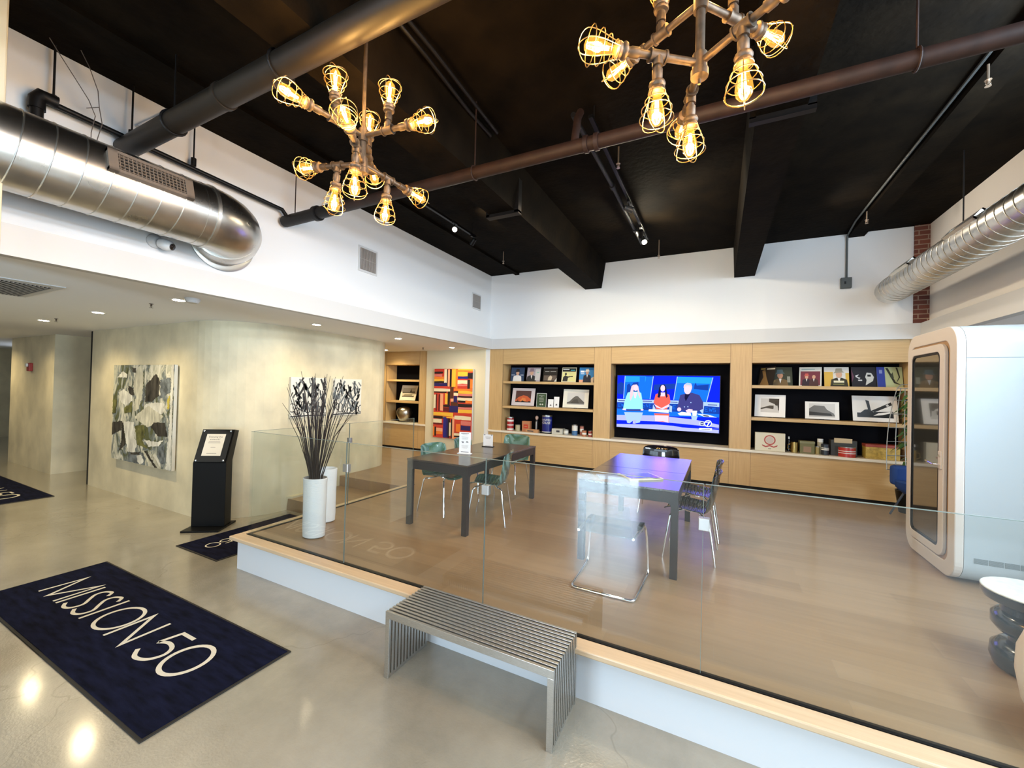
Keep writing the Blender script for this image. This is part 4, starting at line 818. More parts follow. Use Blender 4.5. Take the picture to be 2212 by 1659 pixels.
tin(-4.03, ZC, .075, .285, 'tall red tin with white bands at the left end of the ledge', mat('tin_red', (.35, .02, .02), .35), ((.04, .16), (.38, .46), (.68, .82), (.93, .99)))
tin(-3.845, ZC, .052, .135, 'small cream jar with dark label beside the red tin', mat('jar_cream', (.45, .40, .24), .4), (), mat('jar_lid', (.1, .09, .07), .4))
tin(-3.17, ZC+.02, .105, .345, 'large blue coffee can with white lettering', mat('can_blue', (.006, .012, .16), .3), ((.0, .05),), text=[('MAXWELL', .062, .235), ('HOUSE', .070, .175)])
MB().box(-3.29, -3.04, YB+.04, YB+.26, ZC, ZC+.02).build('can_stand', blackp); tag(bpy.data.objects['can_stand'], 'thin black stand under the blue coffee can', 'stand')
tin(-2.57, ZC, .058, .205, 'small can white above and blue below on the ledge', mat('can_pale_blue', (.05, .14, .30), .35), ((.45, .95),))
tin(-2.44, ZC, .04, .19, 'slim reddish jar behind the two small jars', mat('jar_pink', (.40, .14, .10), .4), ((.4, .7),), mat('jar_lid_brown', (.12, .05, .03), .4), y=YB+.2)
tin(-2.35, ZC, .045, .12, 'short orange jar in front of the slim reddish jar', mat('jar_orange', (.42, .15, .06), .4), ((.3, .6),), mat('jar_lid_brown', (.12, .05, .03), .4), y=YB+.07)
tin(-2.235, ZC, .04, .115, 'short dark red jar at the right end of the left ledge', mat('jar_red', (.28, .04, .03), .4), ((.3, .55),), y=YB+.09)
def carton(x0, x1, y0, y1, z0, h, label, m, extra=None, lidm=None, name='box'):
    t = thing(name, label, 'box', ((x0+x1)/2, (y0+y1)/2, z0), 0, 'old tins and boxes on the ledge')
    MB().box(x0, x1, y0, y1, z0, z0+h).build('body', m, t, bevel=.003)
    if lidm: MB().box(x0-.003, x1+.003, y0-.003, y1+.003, z0+h*.82, z0+h+.002).build('lid', lidm, t, bevel=.002)
    if extra: extra(t, y0)
    return t
def ex1(t, y): MB().box(-3.69, -3.59, y-.002, y-.0005, ZC+.07, ZC+.15).build('red_label', mat('label_red', (.55, .04, .02), .5), t); MB().box(-3.67, -3.61, y-.003, y-.0021, ZC+.10, ZC+.12).build('gold_mark', mat('label_gold', (.5, .3, .1), .5), t)
carton(-3.73, -3.55, YB+.10, YB+.2, ZC, .22, 'orange cardboard box with a red label', mat('box_orange', (.48, .20, .09), .5), ex1)
carton(-3.60, -3.32, YB+.01, YB+.09, ZC, .065, 'long flat orange box lying before the orange carton', mat('box_orange_2', (.52, .27, .12), .5), lambda t, y: MB().box(-3.56, -3.42, y-.002, y-.0005, ZC+.02, ZC+.04).build('print', ink, t))
t = thing('shaker', 'tall pale bottle with a round stopper on the ledge', 'bottle', (-3.43, YB+.2, ZC))
MB().lathe([(.03, 0), (.03, .24), (.022, .26)], n=20).build('body', mat('shaker_black', (.015, .012, .012), .4), t, world=False, smooth=True); MB().lathe([(.022, .26), (.034, .285), (.034, .32), (.01, .34), (0, .342)], n=20).build('stopper', mat('shaker_pink', (.6, .42, .35), .4), t, world=False, smooth=True)
MB().box(-.008, .008, -.0325, -.0302, .05, .22).build('label_strip', MATS['tin_white'], t, world=False)
carton(-3.03, -2.80, YB+.05, YB+.22, ZC, .11, 'low white box with a dark mark on the left ledge', mat('box_white', (.55, .54, .47), .5), lambda t, y: MB().box(-2.93, -2.86, y-.002, y-.0005, ZC+.04, ZC+.08).build('print', ink, t))
tin(-2.74, ZC, .05, .105, 'squat grey tin with a dark initial beside the low white box', mat('tin_grey', (.35, .35, .32), .45), ((.3, .8),), y=YB+.1)
def ex2(t, y):
    g = MB(); c = (.755, ZC+.175)
    for k in range(28):
        a, b = 2*PI*k/28, 2*PI*(k+1)/28; g.quad(*[(c[0]+r_2*math.cos(q_), y-.0015, c[1]+r_2*math.sin(q_)) for r_2, q_ in ((.062, a), (.080, a), (.080, b), (.062, b))])
    g.add([(x, y-.002, z) for x, z in ((.645, ZC+.10), (.70, ZC+.075), (.755, ZC+.095), (.81, ZC+.075), (.865, ZC+.10), (.855, ZC+.075), (.81, ZC+.055), (.755, ZC+.075), (.70, ZC+.055), (.655, ZC+.075))], [tuple(range(10))])
    g.build('red_seal', mat('seal_red', (.42, .06, .05), .5), t)
    MB().lathe([(.055, 0), (.055, .001)], (c[0], y-.0008, c[1]), 24, ax=(0, -1, 0)).build('seal_centre', mat('seal_pink', (.55, .47, .42), .5), t)
    MB().box(.735, .775, y-.0015, y-.0005, ZC+.03, ZC+.04).build('small_mark', MATS['grey_ink'], t)
carton(.55, .965, YB+.05, YB+.13, ZC, .29, 'cream box with a round red seal and ribbon', mat('box_cream', (.68, .64, .50), .5), ex2)
t = thing('mug', 'brass mug with a handle on the right ledge', 'mug', (1.095, YB+.12, ZC))
MB().lathe([(.05, 0), (.052, .16), (.048, .16), (.046, .01), (0, .01)], n=24).build('body', mat('brass_mug', (.45, .30, .10), .28, metal=1), t, world=False, smooth=True); MB().tube([(-.05, 0, .13), (-.085, 0, .12), (-.09, 0, .06), (-.05, 0, .04)], .006, 8).build('handle', MATS['brass_mug'], t, world=False, smooth=True)
t = thing('bottle', 'small dark bottle with a white top behind the brass mug', 'bottle', (1.035, YB+.22, ZC)); MB().lathe([(.02, 0), (.02, .16), (.008, .19), (.008, .2)], n=16).build('body', shellK, t, world=False, smooth=True); MB().lathe([(.011, .2), (.011, .235), (0, .24)], n=16).build('cap', paper, t, world=False, smooth=True)
carton(1.165, 1.355, YB+.08, YB+.2, ZC, .19, 'olive green tin box with a brown label', mat('box_olive', (.14, .13, .045), .45), lambda t, y: MB().box(1.21, 1.31, y-.002, y-.0005, ZC+.02, ZC+.11).build('label', mat('label_brown', (.28, .17, .10), .5), t), mat('box_olive_lid', (.20, .19, .09), .4))
tin(1.395, ZC, .032, .12, 'small golden tin between the olive box and white shaker', mat('tin_gold', (.30, .22, .07), .4), y=YB+.12)
tin(1.445, ZC, .038, .235, 'white topped shaker on the right ledge', mat('shaker_cream', (.45, .40, .28), .4), ((.78, 1.0),), paper, y=YB+.2)
tin(1.49, ZC, .05, .165, 'round black tin with white print on the right ledge', mat('tin_black', (.02, .025, .035), .35), ((.45, .55), (.62, .68)), mat('tin_black', (.02, .025, .035), .35), y=YB+.1)
t = carton(1.56, 1.88, YB+.1, YB+.24, ZC, .24, 'dark cash register style box with a pale plate', mat('box_dark', (.03, .028, .022), .4), lambda t, y: MB().box(1.60, 1.82, y-.003, y-.0005, ZC+.20, ZC+.27).build('pale_plate', mat('plate_tan', (.50, .38, .22), .5), t))
tin(1.755, ZC, .105, .15, 'red lettered oval tin in front of the dark box', mat('tin_bright_red', (.42, .03, .02), .35), ((.35, .42), (.55, .62)), steel, y=YB+.09-.02+.02)
carton(1.97, 2.36, YB+.06, YB+.24, ZC, .21, 'yellow printed tin box with a red lid by the booth', mat('box_yellow', (.42, .28, .05), .45, noise=.3, nscale=30), None, mat('box_red_lid', (.30, .05, .03), .4))
# silver vase in alcove
tag(MB().lathe([(.09, 0), (.13, .05), (.185, .17), (.20, .26), (.17, .33), (.10, .37), (.075, .375), (.07, .36), (0, .3)], (-7.05, YB+.17, ZC), 32).build('silver_vase', mat('hammered_silver', (.46, .43, .36), .3, metal=1, bump=.4, bscale=30), smooth=True), 'round hammered silver vase in the alcove', 'vase')

# ================================================================== PHONE BOOTH
def rrect(y0, y1, z0, z1, r, n=8):
    out = []
    for cy_, cz, a0 in ((y1-r, z0+r, -90), (y1-r, z1-r, 0), (y0+r, z1-r, 90), (y0+r, z0+r, 180)):
        for k in range(n+1): a = R(a0+90*k/n); out.append((cy_+r*math.cos(a), cz+r*math.sin(a)))
    return out
by0_, by1_, bz0, bz1 = 4.79, 5.79, D+.02, 2.55
t = thing('phone_booth', 'white rounded office phone booth with a glass door', 'phone booth', (2.4, 5.3, D))
bw = mat('booth_white', (.38, .42, .43), .4); bf = mat('booth_frame_cream', (.55, .49, .43), .45)
def ringx(outer, inner, x0, x1):
    m = MB(); n = len(outer); vs = []
    for P_, x in ((outer, x0), (inner, x0), (inner, x1), (outer, x1)): vs += [(x, y, z) for y, z in P_]
    fs = []
    for a in range(4):
        b = (a+1) % 4
        for i in range(n): j = (i+1) % n; fs.append((a*n+i, a*n+j, b*n+j, b*n+i))
    return m.add(vs, fs)
o1 = rrect(by0_, by1_, bz0, bz1, .17); i1 = rrect(by0_+.12, by1_-.07, bz0+.12, bz1-.12, .10)
ringx(o1, rrect(by0_+.03, by1_-.03, bz0+.03, bz1-.03, .15), 1.86, 3.0).build('body_shell', bw, t, smooth=True)
ringx(o1, i1, 1.80, 1.86).build('front_frame', bf, t, bevel=.008)
ringx(rrect(by0_+.118, by1_-.068, bz0+.118, bz1-.118, .10), rrect(by0_+.155, by1_-.085, bz0+.15, bz1-.15, .09), 1.81, 1.88).build('wood_reveal', mat('booth_reveal_oak', (.30, .17, .07), .5), t)
ringx(rrect(by0_+.17, by1_-.075, bz0+.14, bz1-.14, .10), rrect(by0_+.26, by1_-.14, bz0+.21, bz1-.21, .06), 1.785, 1.815).build('door_frame', bf, t, bevel=.006)
dg = MB().extrude([(1.798, y, z) for y, z in rrect(by0_+.25, by1_-.13, bz0+.20, bz1-.20, .06)], (.008, 0, 0)); dgo = dg.build('door_glass', mat('dark_door_glass', (.035, .035, .03), .02, coat=1, spec=1.0), t)
ringx(rrect(by0_+.262, by1_-.142, bz0+.212, bz1-.212, .06), rrect(by0_+.285, by1_-.16, bz0+.23, bz1-.23, .05), 1.790, 1.799).build('door_gasket', blackp, t)
MB().box(1.88, 1.90, by0_+.1, by1_-.1, bz0+.1, bz1-.1).build('inner_panel', dark, t)
MB().box(1.775, 1.79, by0_+.185, by0_+.245, 1.28, 1.44).build('lock_plate', bf, t, bevel=.006)
MB().tube([(1.78, by0_+.215, 1.32), (1.74, by0_+.215, 1.32), (1.735, by0_+.23, 1.32), (1.735, by0_+.36, 1.335)], .008, 8).build('door_handle', chrome, t, smooth=True)
MB().lathe([(.011, 0), (.011, .008), (0, .009)], (1.775, by0_+.215, 1.40), 12, ax=(-1, 0, 0)).build('lock_cylinder', chrome, t)
MB().box(1.861, 3.0, by0_-.002, by0_+.001, 2.26, 2.264).build('panel_seam', mat('seam_grey', (.2, .22, .22), .6), t)
for i in range(4):
    x = 1.92+i*.09; g = MB()
    for k in range(7): g.box(x, x+.082, by0_-.004, by0_-.001, .545+k*.0065, .549+k*.0065)
    g.build('vent_slots', mat('booth_vent_grey', (.18, .20, .19), .6), t)
for x in (1.95, 2.9):
    for y in (by0_+.25, by1_-.25): MB().lathe([(.025, D), (.025, D+.03)], (x, y, 0), 12).build('foot', blackp, t)

# ================================================================== STOOL, WHITE CHAIR, WIRE CHAIR
t = thing('stool', 'black lacquered turned stool with a pale stone top', 'stool', (1.66, 3.47, D))
MB().lathe([(.15, 0), (.175, .01), (.19, .06), (.185, .12), (.15, .155), (.115, .165), (.11, .19), (.125, .20), (.16, .215), (.185, .25), (.185, .30), (.165, .325), (.15, .335), (.145, .365), (.17, .385), (.215, .40), (.228, .43), (.226, .452), (0, .452)], n=44).build('turned_body', mat('blue_black_lacquer', (.012, .018, .024), .22, coat=.6), t, world=False, smooth=True)
MB().lathe([(.226, .452), (.228, .458), (.224, .462), (0, .462)], n=44).build('stone_top', mat('pale_stone_top', (.62, .62, .56), .4, noise=.1, nscale=30), t, world=False, smooth=True)
t = thing('bucket_chair', 'cream rounded bucket chair cut off at the right edge', 'chair', (1.60, 2.85, D))
MB().lathe([(.16, 0), (.22, .03), (.27, .12), (.29, .25), (.285, .36), (.26, .44), (.235, .47), (.21, .44), (.20, .36), (.0, .32)], n=40).build('bucket_shell', mat('cream_shell', (.76, .68, .58), .5), t, world=False, smooth=True)
MB().lathe([(.0, .32), (.19, .33), (.2, .37), (.17, .40), (0, .41)], n=32).build('seat_pad', mat('seat_cream', (.7, .64, .56), .8), t, world=False, smooth=True)
t = thing('wire_chair', 'grey wire grid high back chair beside the booth door', 'chair', (2.36, 7.05, D), R(10))
wm = mat('grey_wire', (.30, .31, .30), .4, metal=.6); g = MB()
def bk(u, v):   # u -1..1, v 0..1 over the back
    wv = .29*(1-.52*v**2.2); z = .60+v*1.1; y = .20+.10*v+.05*(1-u*u)
    return Vector((u*wv, y, z))
for u in (-1, -.6, -.2, .2, .6, 1): g.tube([bk(u, k/12) for k in range(13)], .005, 6)
for v in (0, .17, .34, .51, .68, .85, 1): g.tube([bk(-1+2*k/10, v) for k in range(11)], .005, 6)
g.tube([bk(-1, 1), Vector((-.09, .31, 1.75)), Vector((.09, .31, 1.75)), bk(1, 1)], .006, 6); g.build('wire_back', wm, t, world=False, smooth=True)
blue = mat('royal_blue_fabric', (.008, .045, .20), .85, bump=.2, bscale=80)
MB().lathe([(.05, .30), (.20, .33), (.27, .40), (.29, .48), (.27, .50), (0, .46)], (0, 0, 0), 28, sy=.9).build('seat', blue, t, world=False, smooth=True)
MB().box(-.30, .26, .02, .15, .42, .68).build('cushion', blue, t, world=False, smooth=True, bevel=.04)
for sx in (-1, 1):
    for sy in (-1, 1): MB().tube([(sx*.12, sy*.12, .36), (sx*.24, sy*.22, .003)], .012, 8).build('leg', mat('slate_leg', (.05, .06, .08), .4), t, world=False, smooth=True)
t = thing('potted_plant', 'leafy green plant behind the wire chair', 'plant', (2.35, 7.44, D))
MB().lathe([(.11, 0), (.15, .3), (.14, .3), (.13, .27), (0, .27)], n=24).build('pot', blackp, t, world=False, smooth=True)
MB().tube([(0, 0, .27), (.01, 0, .9), (-.02, -.02, 1.3)], .015, 6).build('stem', twig, t, world=False)
lf = MB(); rn = random.Random(5)
for k in range(70):
    z = rn.uniform(.55, 1.68); a = rn.uniform(0, 2*PI); l = rn.uniform(.14, .26); dz = rn.uniform(-.10, .12); w_ = rn.uniform(.02, .035)
    c = Vector((0, 0, z)); d = Vector((math.cos(a), math.sin(a), 0)); s_ = Vector((-d.y, d.x, 0))*w_
    p = [c, c+d*l*.4+s_+Vector((0, 0, dz*.6+.03)), c+d*l+Vector((0, 0, dz-.06)), c+d*l*.4-s_+Vector((0, 0, dz*.6+.03))]
    lf.poly(p)
lf.build('leaves', mat('leaf_green', (.045, .13, .03), .45), t, world=False)
#@@C
# ================================================================== DUCTS
def spiral_duct(name, label, x, z, r, y0, y1, ygroup, seamstep=.17):
    t = thing(name, label, 'duct', (x, (y0+y1)/2, z))
    MB().tube([(x, y0+(y1-y0)*k/24, z) for k in range(25)], r, 40).build('duct_body', galv, t, smooth=True)
    s = MB(); y = y0+.05
    while y < y1-.03:
        n = 36; s.tube([(x+(r+.001)*math.cos(2*PI*k/n), y+.06*math.sin(2*PI*k/n)*.6, z+(r+.001)*math.sin(2*PI*k/n)) for k in range(n)], .004, 5, closed=True); y += seamstep
    s.build('spiral_seams', galvseam, t, smooth=True)
    return t
DX, DZ, DR = -4.10, 3.37, .265
t = spiral_duct('air_duct', 'large galvanised spiral air duct along the left wall', DX, DZ, DR, YF, 1.86, None, .145)
el_ = MB(); path = [(DX, 1.86, DZ), (DX, 1.95, DZ)]+[(DX-.30*(1-math.cos(R(a))), 1.98+.30*math.sin(R(a)), DZ-.03*a/90) for a in range(0, 91, 15)]+[(-4.505, 2.28, DZ-.03)]
el_.tube(path, [DR+.004]*len(path), 40); el_.build('elbow', galv, t, smooth=True)
MB().tube([(DX, 1.93, DZ), (DX, 1.955, DZ)], DR+.012, 40).tube([(DX-.11, 2.19, DZ-.02), (DX-.13, 2.205, DZ-.02)], DR+.012, 40).build('elbow_collar', galvseam, t, smooth=True)
MB().lathe([(DR-.01, 0), (DR+.035, 0), (DR+.04, .02), (DR+.01, .03)], (-4.505, 2.31, DZ-.04), 44, ax=(1, 0, 0)).build('wall_flange', galvseam, t, smooth=True)
# grille set in the duct
a_ = R(17); nx_, nz_ = math.cos(a_), math.sin(a_); gx, gz = DX+nx_*(DR+.012), DZ+nz_*(DR+.012)
Mg = Matrix.Translation((gx, 1.48, gz)) @ Matrix.Rotation(-a_, 4, 'Y') @ Matrix.Rotation(R(90), 4, 'Y')
# local: x -> down the face, y along duct, z outwards
g = MB(); hw, hh = .26, .085
g.box(-hh, -hh+.022, -hw, hw, -.03, .012).box(hh-.022, hh, -hw, hw, -.03, .012).box(-hh, hh, -hw, -hw+.055, -.03, .012).box(-hh, hh, hw-.055, hw, -.03, .012)
g.xf(Mg).build('grille_frame', mat('grille_brown_grey', (.24, .19, .15), .45, metal=.3), t)
g = MB()
for k in range(17): y = -hw+.065+k*(2*hw-.13)/16; g.box(-hh+.02, hh-.02, y-.003, y+.003, -.01, .006)
for k in range(5): x = -hh+.035+k*(2*hh-.07)/4; g.box(x-.0025, x+.0025, -hw+.05, hw-.05, -.006, .008)
g.xf(Mg).build('grille_bars', MATS['grille_brown_grey'], t)
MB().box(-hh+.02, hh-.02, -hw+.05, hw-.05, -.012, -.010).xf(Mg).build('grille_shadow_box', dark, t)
x2, z2, r2_ = 2.12, 3.40, .175
t = spiral_duct('air_duct', 'slimmer galvanised spiral air duct along the right wall', x2, z2, r2_, YF, 7.42, None, .12)
MB().lathe([(r2_, 0), (r2_*.99, .03), (r2_*.93, .05), (0, .055)], (x2, 7.42, z2), 36, ax=(0, 1, 0)).build('end_cap', galv, t, smooth=True)
for y in (6.6, 5.2):
    a2 = R(140); M2 = Matrix.Translation((x2+math.cos(a2)*(r2_+.012), y, z2+math.sin(a2)*(r2_+.012))) @ Matrix.Rotation(-a2, 4, 'Y') @ Matrix.Rotation(R(90), 4, 'Y')
    g = MB().box(-.05, -.035, -.28, .28, -.03, .012).box(.035, .05, -.28, .28, -.03, .012).box(-.05, .05, -.28, -.26, -.03, .012).box(-.05, .05, .26, .28, -.03, .012).xf(M2); go = g.build('grille_frame', galvseam, t)
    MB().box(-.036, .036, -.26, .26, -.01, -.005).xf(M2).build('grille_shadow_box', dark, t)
for y in (5.55, 2.8): MB().tube([(x2, y, z2+r2_-.01), (x2, y, CE)], .006, 6).build('hanger_rod', blackmetal, t)

# ================================================================== PIPES
def hang(m, x, y, z): m.tube([(x, y, z), (x, y, CE)], .006, 6)
t = thing('ceiling_pipe', 'thick black-brown pipe crossing the ceiling at upper left', 'pipe', (-1.5, 1.54, 3.85))
MB().tube([(XL+.005, 1.54, 3.85), (XR-.002, 1.54, 3.85)], .078, 28).build('pipe_run', pipebrown, t, smooth=True)
for x in (-3.7, -2.42, -.7): MB().tube([(x, 1.54, 3.93), (x, 1.54, CE)], .007, 6).tube([(x+(0), 1.54+.085*math.cos(k*PI/10), 3.85+.085*math.sin(k*PI/10)) for k in range(20)], .008, 6, closed=True).build('pipe_hanger', blackmetal, t)
MB().tube([(-3.05, 1.54, 3.85), (-3.02, 1.54, 3.85)], .086, 28).build('pipe_coupling', pipebrown, t, smooth=True)
t = thing('sprinkler_main', 'dark reddish pipe crossing the room under the beams', 'pipe', (-.8, 2.93, 3.75))
MB().tube([(-4.47, 2.93, 3.75), (-4.44, 2.93, 3.75), (XR-.002, 2.93, 3.75)], [.03, .055, .048], 22).build('pipe_run', pipered, t, smooth=True)
MB().tube([(-4.45, 2.93, 3.75), (-3.62, 2.93, 3.75)], .062, 22).tube([(-3.93, 2.93, 3.75), (-3.88, 2.93, 3.75)], .078, 22).build('coupled_section', blackmetal, t, smooth=True)
for x in (-.93, -.85): MB().tube([(x, 2.93, 3.75), (x+.03, 2.93, 3.75)], .062, 20).build('pipe_coupling', pipered, t, smooth=True)
MB().tube([(-1.01, 2.93, 3.78), (-1.01, 3.0, 4.02), (-1.01, 3.06, 4.10)], .030, 12).build('riser_stub', pipered, t, smooth=True)
for x in (-4.28, -1.9, .93): MB().tube([(x, 2.93, 3.80), (x, 2.93, CE)], .006, 6).tube([(x, 2.93+.058*math.cos(k*PI/8), 3.75+.058*math.sin(k*PI/8)) for k in range(16)], .006, 6, closed=True).build('pipe_hanger', pipered, t)
t = thing('branch_pipe', 'thin black pipe with an elbow above the left duct', 'pipe', (-4.33, 2.0, 3.93))
MB().tube([(-4.42, 1.02, 3.93), (-4.42, 2.87, 3.86), (-4.42, 2.93, 3.80)], .021, 12).build('pipe_run', blackmetal, t, smooth=True)
MB().tube([(-4.42, 1.02, 3.40), (-4.42, 1.02, 3.90)], .036, 14).build('drop_pipe', blackmetal, t, smooth=True)
MB().tube([(-4.42, 1.02, 3.84), (-4.42, 1.02, 3.91), (-4.42, 1.04, 3.95), (-4.42, 1.12, 3.945)], .046, 14).build('elbow', blackmetal, t, smooth=True)
for y in (1.10, 1.55, 2.0): MB().tube([(-4.42, y, 3.93), (-4.42, y, CE)], .007, 6).lathe([(.022, 0), (.022, .07)], (-4.42, y, 3.92), 10).build('pipe_hanger', blackmetal, t)
# conduits beside the second beam and over the first chandelier
tag(MB().tube([(-1.93, 1.95, CE-.015), (-1.93, 1.95, CE-.06), (-1.93, 2.3, CE-.07), (-1.97, 2.9, CE-.07), (-1.97, 3.3, CE-.07)], .016, 8).tube([(-1.88, 1.9, CE-.03), (-1.86, 2.3, CE-.06), (-1.9, 3.3, CE-.06)], .016, 8).build('ceiling_conduit', blackmetal, smooth=True), 'pair of black conduits bending along the ceiling by the left beam', 'conduit')
tag(MB().tube([(-2.55, .4, CE-.04), (-2.55, 1.95, CE-.04)], .02, 8).build('ceiling_conduit', pipebrown, smooth=True), 'black conduit on the ceiling at upper left of the thick pipe', 'conduit')
b_ = MB().box(-2.41, -2.0, 3.98, 4.06, 3.85, 3.885).box(-2.05, -2.0, 3.98, 4.06, 3.86, CE).box(-2.41, -2.37, 3.98, 4.06, 3.86, 3.97)
tag(b_.build('beam_clamp', blackmetal), 'black steel strap clamped round the left beam', 'clamp')
tag(MB().box(.16, .20, 3.28, 3.33, 3.85, CE).box(.5, .55, 3.28, 3.33, 3.85, CE).box(.16, .55, 3.28, 3.33, 3.82, 3.86).build('beam_clamp', blackmetal), 'black steel strap clamped round the right beam', 'clamp')
# loose wires over the left duct
tag(MB().tube([(-4.3, 1.04, 4.33), (-4.3, 1.10, 4.24), (-4.28, 1.17, 4.12), (-4.3, 1.25, 4.02), (-4.3, 1.29, 3.92), (-4.3, 1.27, 3.78), (-4.3, 1.27, 3.66)], .003, 5).tube([(-4.3, 1.20, 4.36), (-4.27, 1.24, 4.25), (-4.3, 1.30, 4.12), (-4.3, 1.31, 4.0), (-4.3, 1.24, 3.95)], .003, 5).tube([(-4.3, 1.31, 4.0), (-4.3, 1.33, 3.88), (-4.3, 1.30, 3.72)], .003, 5).build('loose_wire', mat('grey_wire_sheath', (.12, .10, .09), .6)), 'loose tangled wires hanging from the ceiling above the left duct', 'wire')

# ================================================================== WALL VENTS, CAMERA, ALARM, JUNCTION BOX
def wall_vent(y0, y1, z0, z1, label):
    t = thing('wall_vent', label, 'vent', (XL, (y0+y1)/2, (z0+z1)/2), 0, 'grey louvred vents on the left wall')
    MB().box(XL, XL+.012, y0-.03, y1+.03, z0-.03, z1+.03).build('frame', band_m, t, bevel=.003)
    MB().box(XL+.012, XL+.0125, y0, y1, z0, z1).build('recess', mat('vent_dark', (.05, .045, .04), .8), t)
    g = MB(); n = 14
    for k in range(n): y = y0+(y1-y0)*(k+.5)/n; g.box(XL+.013, XL+.022, y-.005, y+.005, z0, z1)
    g.box(XL+.013, XL+.02, y0, y1, (z0+z1)/2-.004, (z0+z1)/2+.004); g.build('louvres', grille_m, t)
wall_vent(4.07, 4.36, 3.53, 3.83, 'square louvred vent in the middle of the left white wall'); wall_vent(7.0, 7.28, 3.55, 3.82, 'small louvred vent near the far corner of the left wall')
t = thing('security_camera', 'small white dome security camera below the left duct', 'camera', (XL, 1.80, 3.10))
MB().lathe([(.06, 0), (.06, .02), (.035, .04), (0, .04)], (XL, 1.76, 3.14), 24, ax=(1, 0, 0)).build('mount', band_m, t, smooth=True)
MB().lathe([(0, 0), (.04, .01), (.05, .05), (.045, .10), (.03, .115)], (XL+.04, 1.78, 3.13), 24, ax=(.75, .45, -.25)).build('housing', mat('camera_white', (.7, .7, .69), .4), t, smooth=True)
MB().lathe([(.028, 0), (.03, .01), (0, .018)], Vector((XL+.04, 1.78, 3.13))+Vector((.75, .45, -.25)).normalized()*.112, 20, ax=(.75, .45, -.25)).build('lens', shellK, t, smooth=True)
t = thing('fire_alarm', 'red and white fire alarm strobe on the corridor wall', 'alarm', (-12.85, 3.03, 2.1))
MB().box(-12.92, -12.78, 2.97, 3.03, 2.02, 2.19).build('housing', mat('alarm_red', (.35, .02, .015), .4), t, bevel=.01); MB().box(-12.90, -12.80, 2.94, 2.97, 2.11, 2.18).build('strobe', mat('strobe_white', (.8, .8, .78), .2), t, bevel=.01)
t = thing('junction_box', 'grey electrical box with conduit on the upper back wall', 'junction box', (1.69, YB, 3.62))
MB().box(1.62, 1.75, YB-.06, YB, 3.54, 3.70).build('box', mat('box_dark_grey', (.07, .08, .08), .5), t, bevel=.005); MB().box(1.66, 1.68, YB-.066, YB-.06, 3.6, 3.64).build('switch', blackp, t)
MB().tube([(1.69, YB-.03, 3.70), (1.69, YB-.03, 4.25), (1.69, YB-.06, 4.33), (1.66, YB-.6, 4.355), (1.66, 4.0, 4.355)], .013, 8).build('conduit', mat('box_dark_grey', (.07, .08, .08), .5), t, smooth=True)

# ================================================================== LOW CEILING FITTINGS
dl = emis('downlight_lens', (1, .88, .66), 48); dlr = mat('downlight_trim', (.75, .73, .68), .5)
def downlight(x, y, label, e=52):
    t = thing('ceiling_downlight', label, 'downlight', (x, y, SB), 0, 'round recessed downlights in the low ceiling')
    MB().lathe([(.052, -.004), (.075, -.006), (.08, -.001), (.08, 0)], n=28).build('trim_ring', dlr, t, world=False, smooth=True)
    MB().lathe([(0, -.0066), (.052, -.0064)], n=24).build('lens', dl, t, world=False)
    lamp('SPOT', 'downlight_lamp', (x, y, SB-.02), e, (1, .80, .46), .05, (0, 0, 0), angle=R(150), blend=.9, parent=t)
for x, y, l in ((-8.98, 2.22, 'recessed downlight farthest left, near the corridor'), (-7.10, 2.22, 'recessed downlight above the grey abstract painting'), (-5.06, 2.20, 'recessed downlight beside the smoke detector'), (-5.13, 3.89, 'recessed downlight above the scribble paintings'),
    (-5.12, 5.54, 'recessed downlight between the curved wall end and the pillar'), (-5.10, 7.15, 'recessed downlight above the striped painting'), (-7.1, 7.25, 'recessed downlight above the alcove shelves')): downlight(x, y, l, 19 if x > -5.5 else 66)
for x, y, l in ((-11.5, 2.22, 'recessed downlight in front of the corridor wall with the alarm'), (-14, 2.3, 'recessed downlight at the far left end of the corridor')): downlight(x, y, l)
t = thing('smoke_detector', 'white smoke detector next to a downlight', 'smoke detector', (-4.84, 2.22, SB)); MB().lathe([(.0, -.045), (.045, -.045), (.06, -.03), (.068, -.012), (.068, 0)], n=28).build('body', band_m, t, world=False, smooth=True)
for k in range(6): a = k*PI/3; MB().box(-.004, .004, -.003, .003, -.032, -.022).xf(Matrix.Translation((.055*math.cos(a), .055*math.sin(a), 0))).build('slot', dark, t, world=False)
def sprinkler(x, y, z, label, m=chrome, drop=0):
    t = thing('fire_sprinkler', label, 'sprinkler', (x, y, z), 0, 'sprinkler heads')
    if drop: MB().tube([(0, 0, drop), (0, 0, -.01)], .008, 8).build('drop_pipe', m, t, world=False)
    MB().lathe([(.02, -.005), (.02, 0)], n=16).lathe([(.009, -.03), (.009, -.005)], n=10).build('body', m, t, world=False); MB().tube([(-.012, 0, -.01), (-.014, 0, -.03), (0, 0, -.045), (.014, 0, -.03), (.012, 0, -.01)], .002, 5).build('frame_arms', m, t, world=False); MB().lathe([(.018, -.048), (.018, -.046)], n=16).build('deflector', m, t, world=False)
for x, y, l in ((-5.63, 2.19, 'ceiling sprinkler between two downlights'), (-8.50, 2.22, 'ceiling sprinkler right beside the farthest downlight'), (-5.78, 7.03, 'ceiling sprinkler in front of the alcove')): sprinkler(x, y, SB, l, mat('sprinkler_brown', (.10, .07, .05), .4, metal=.6))
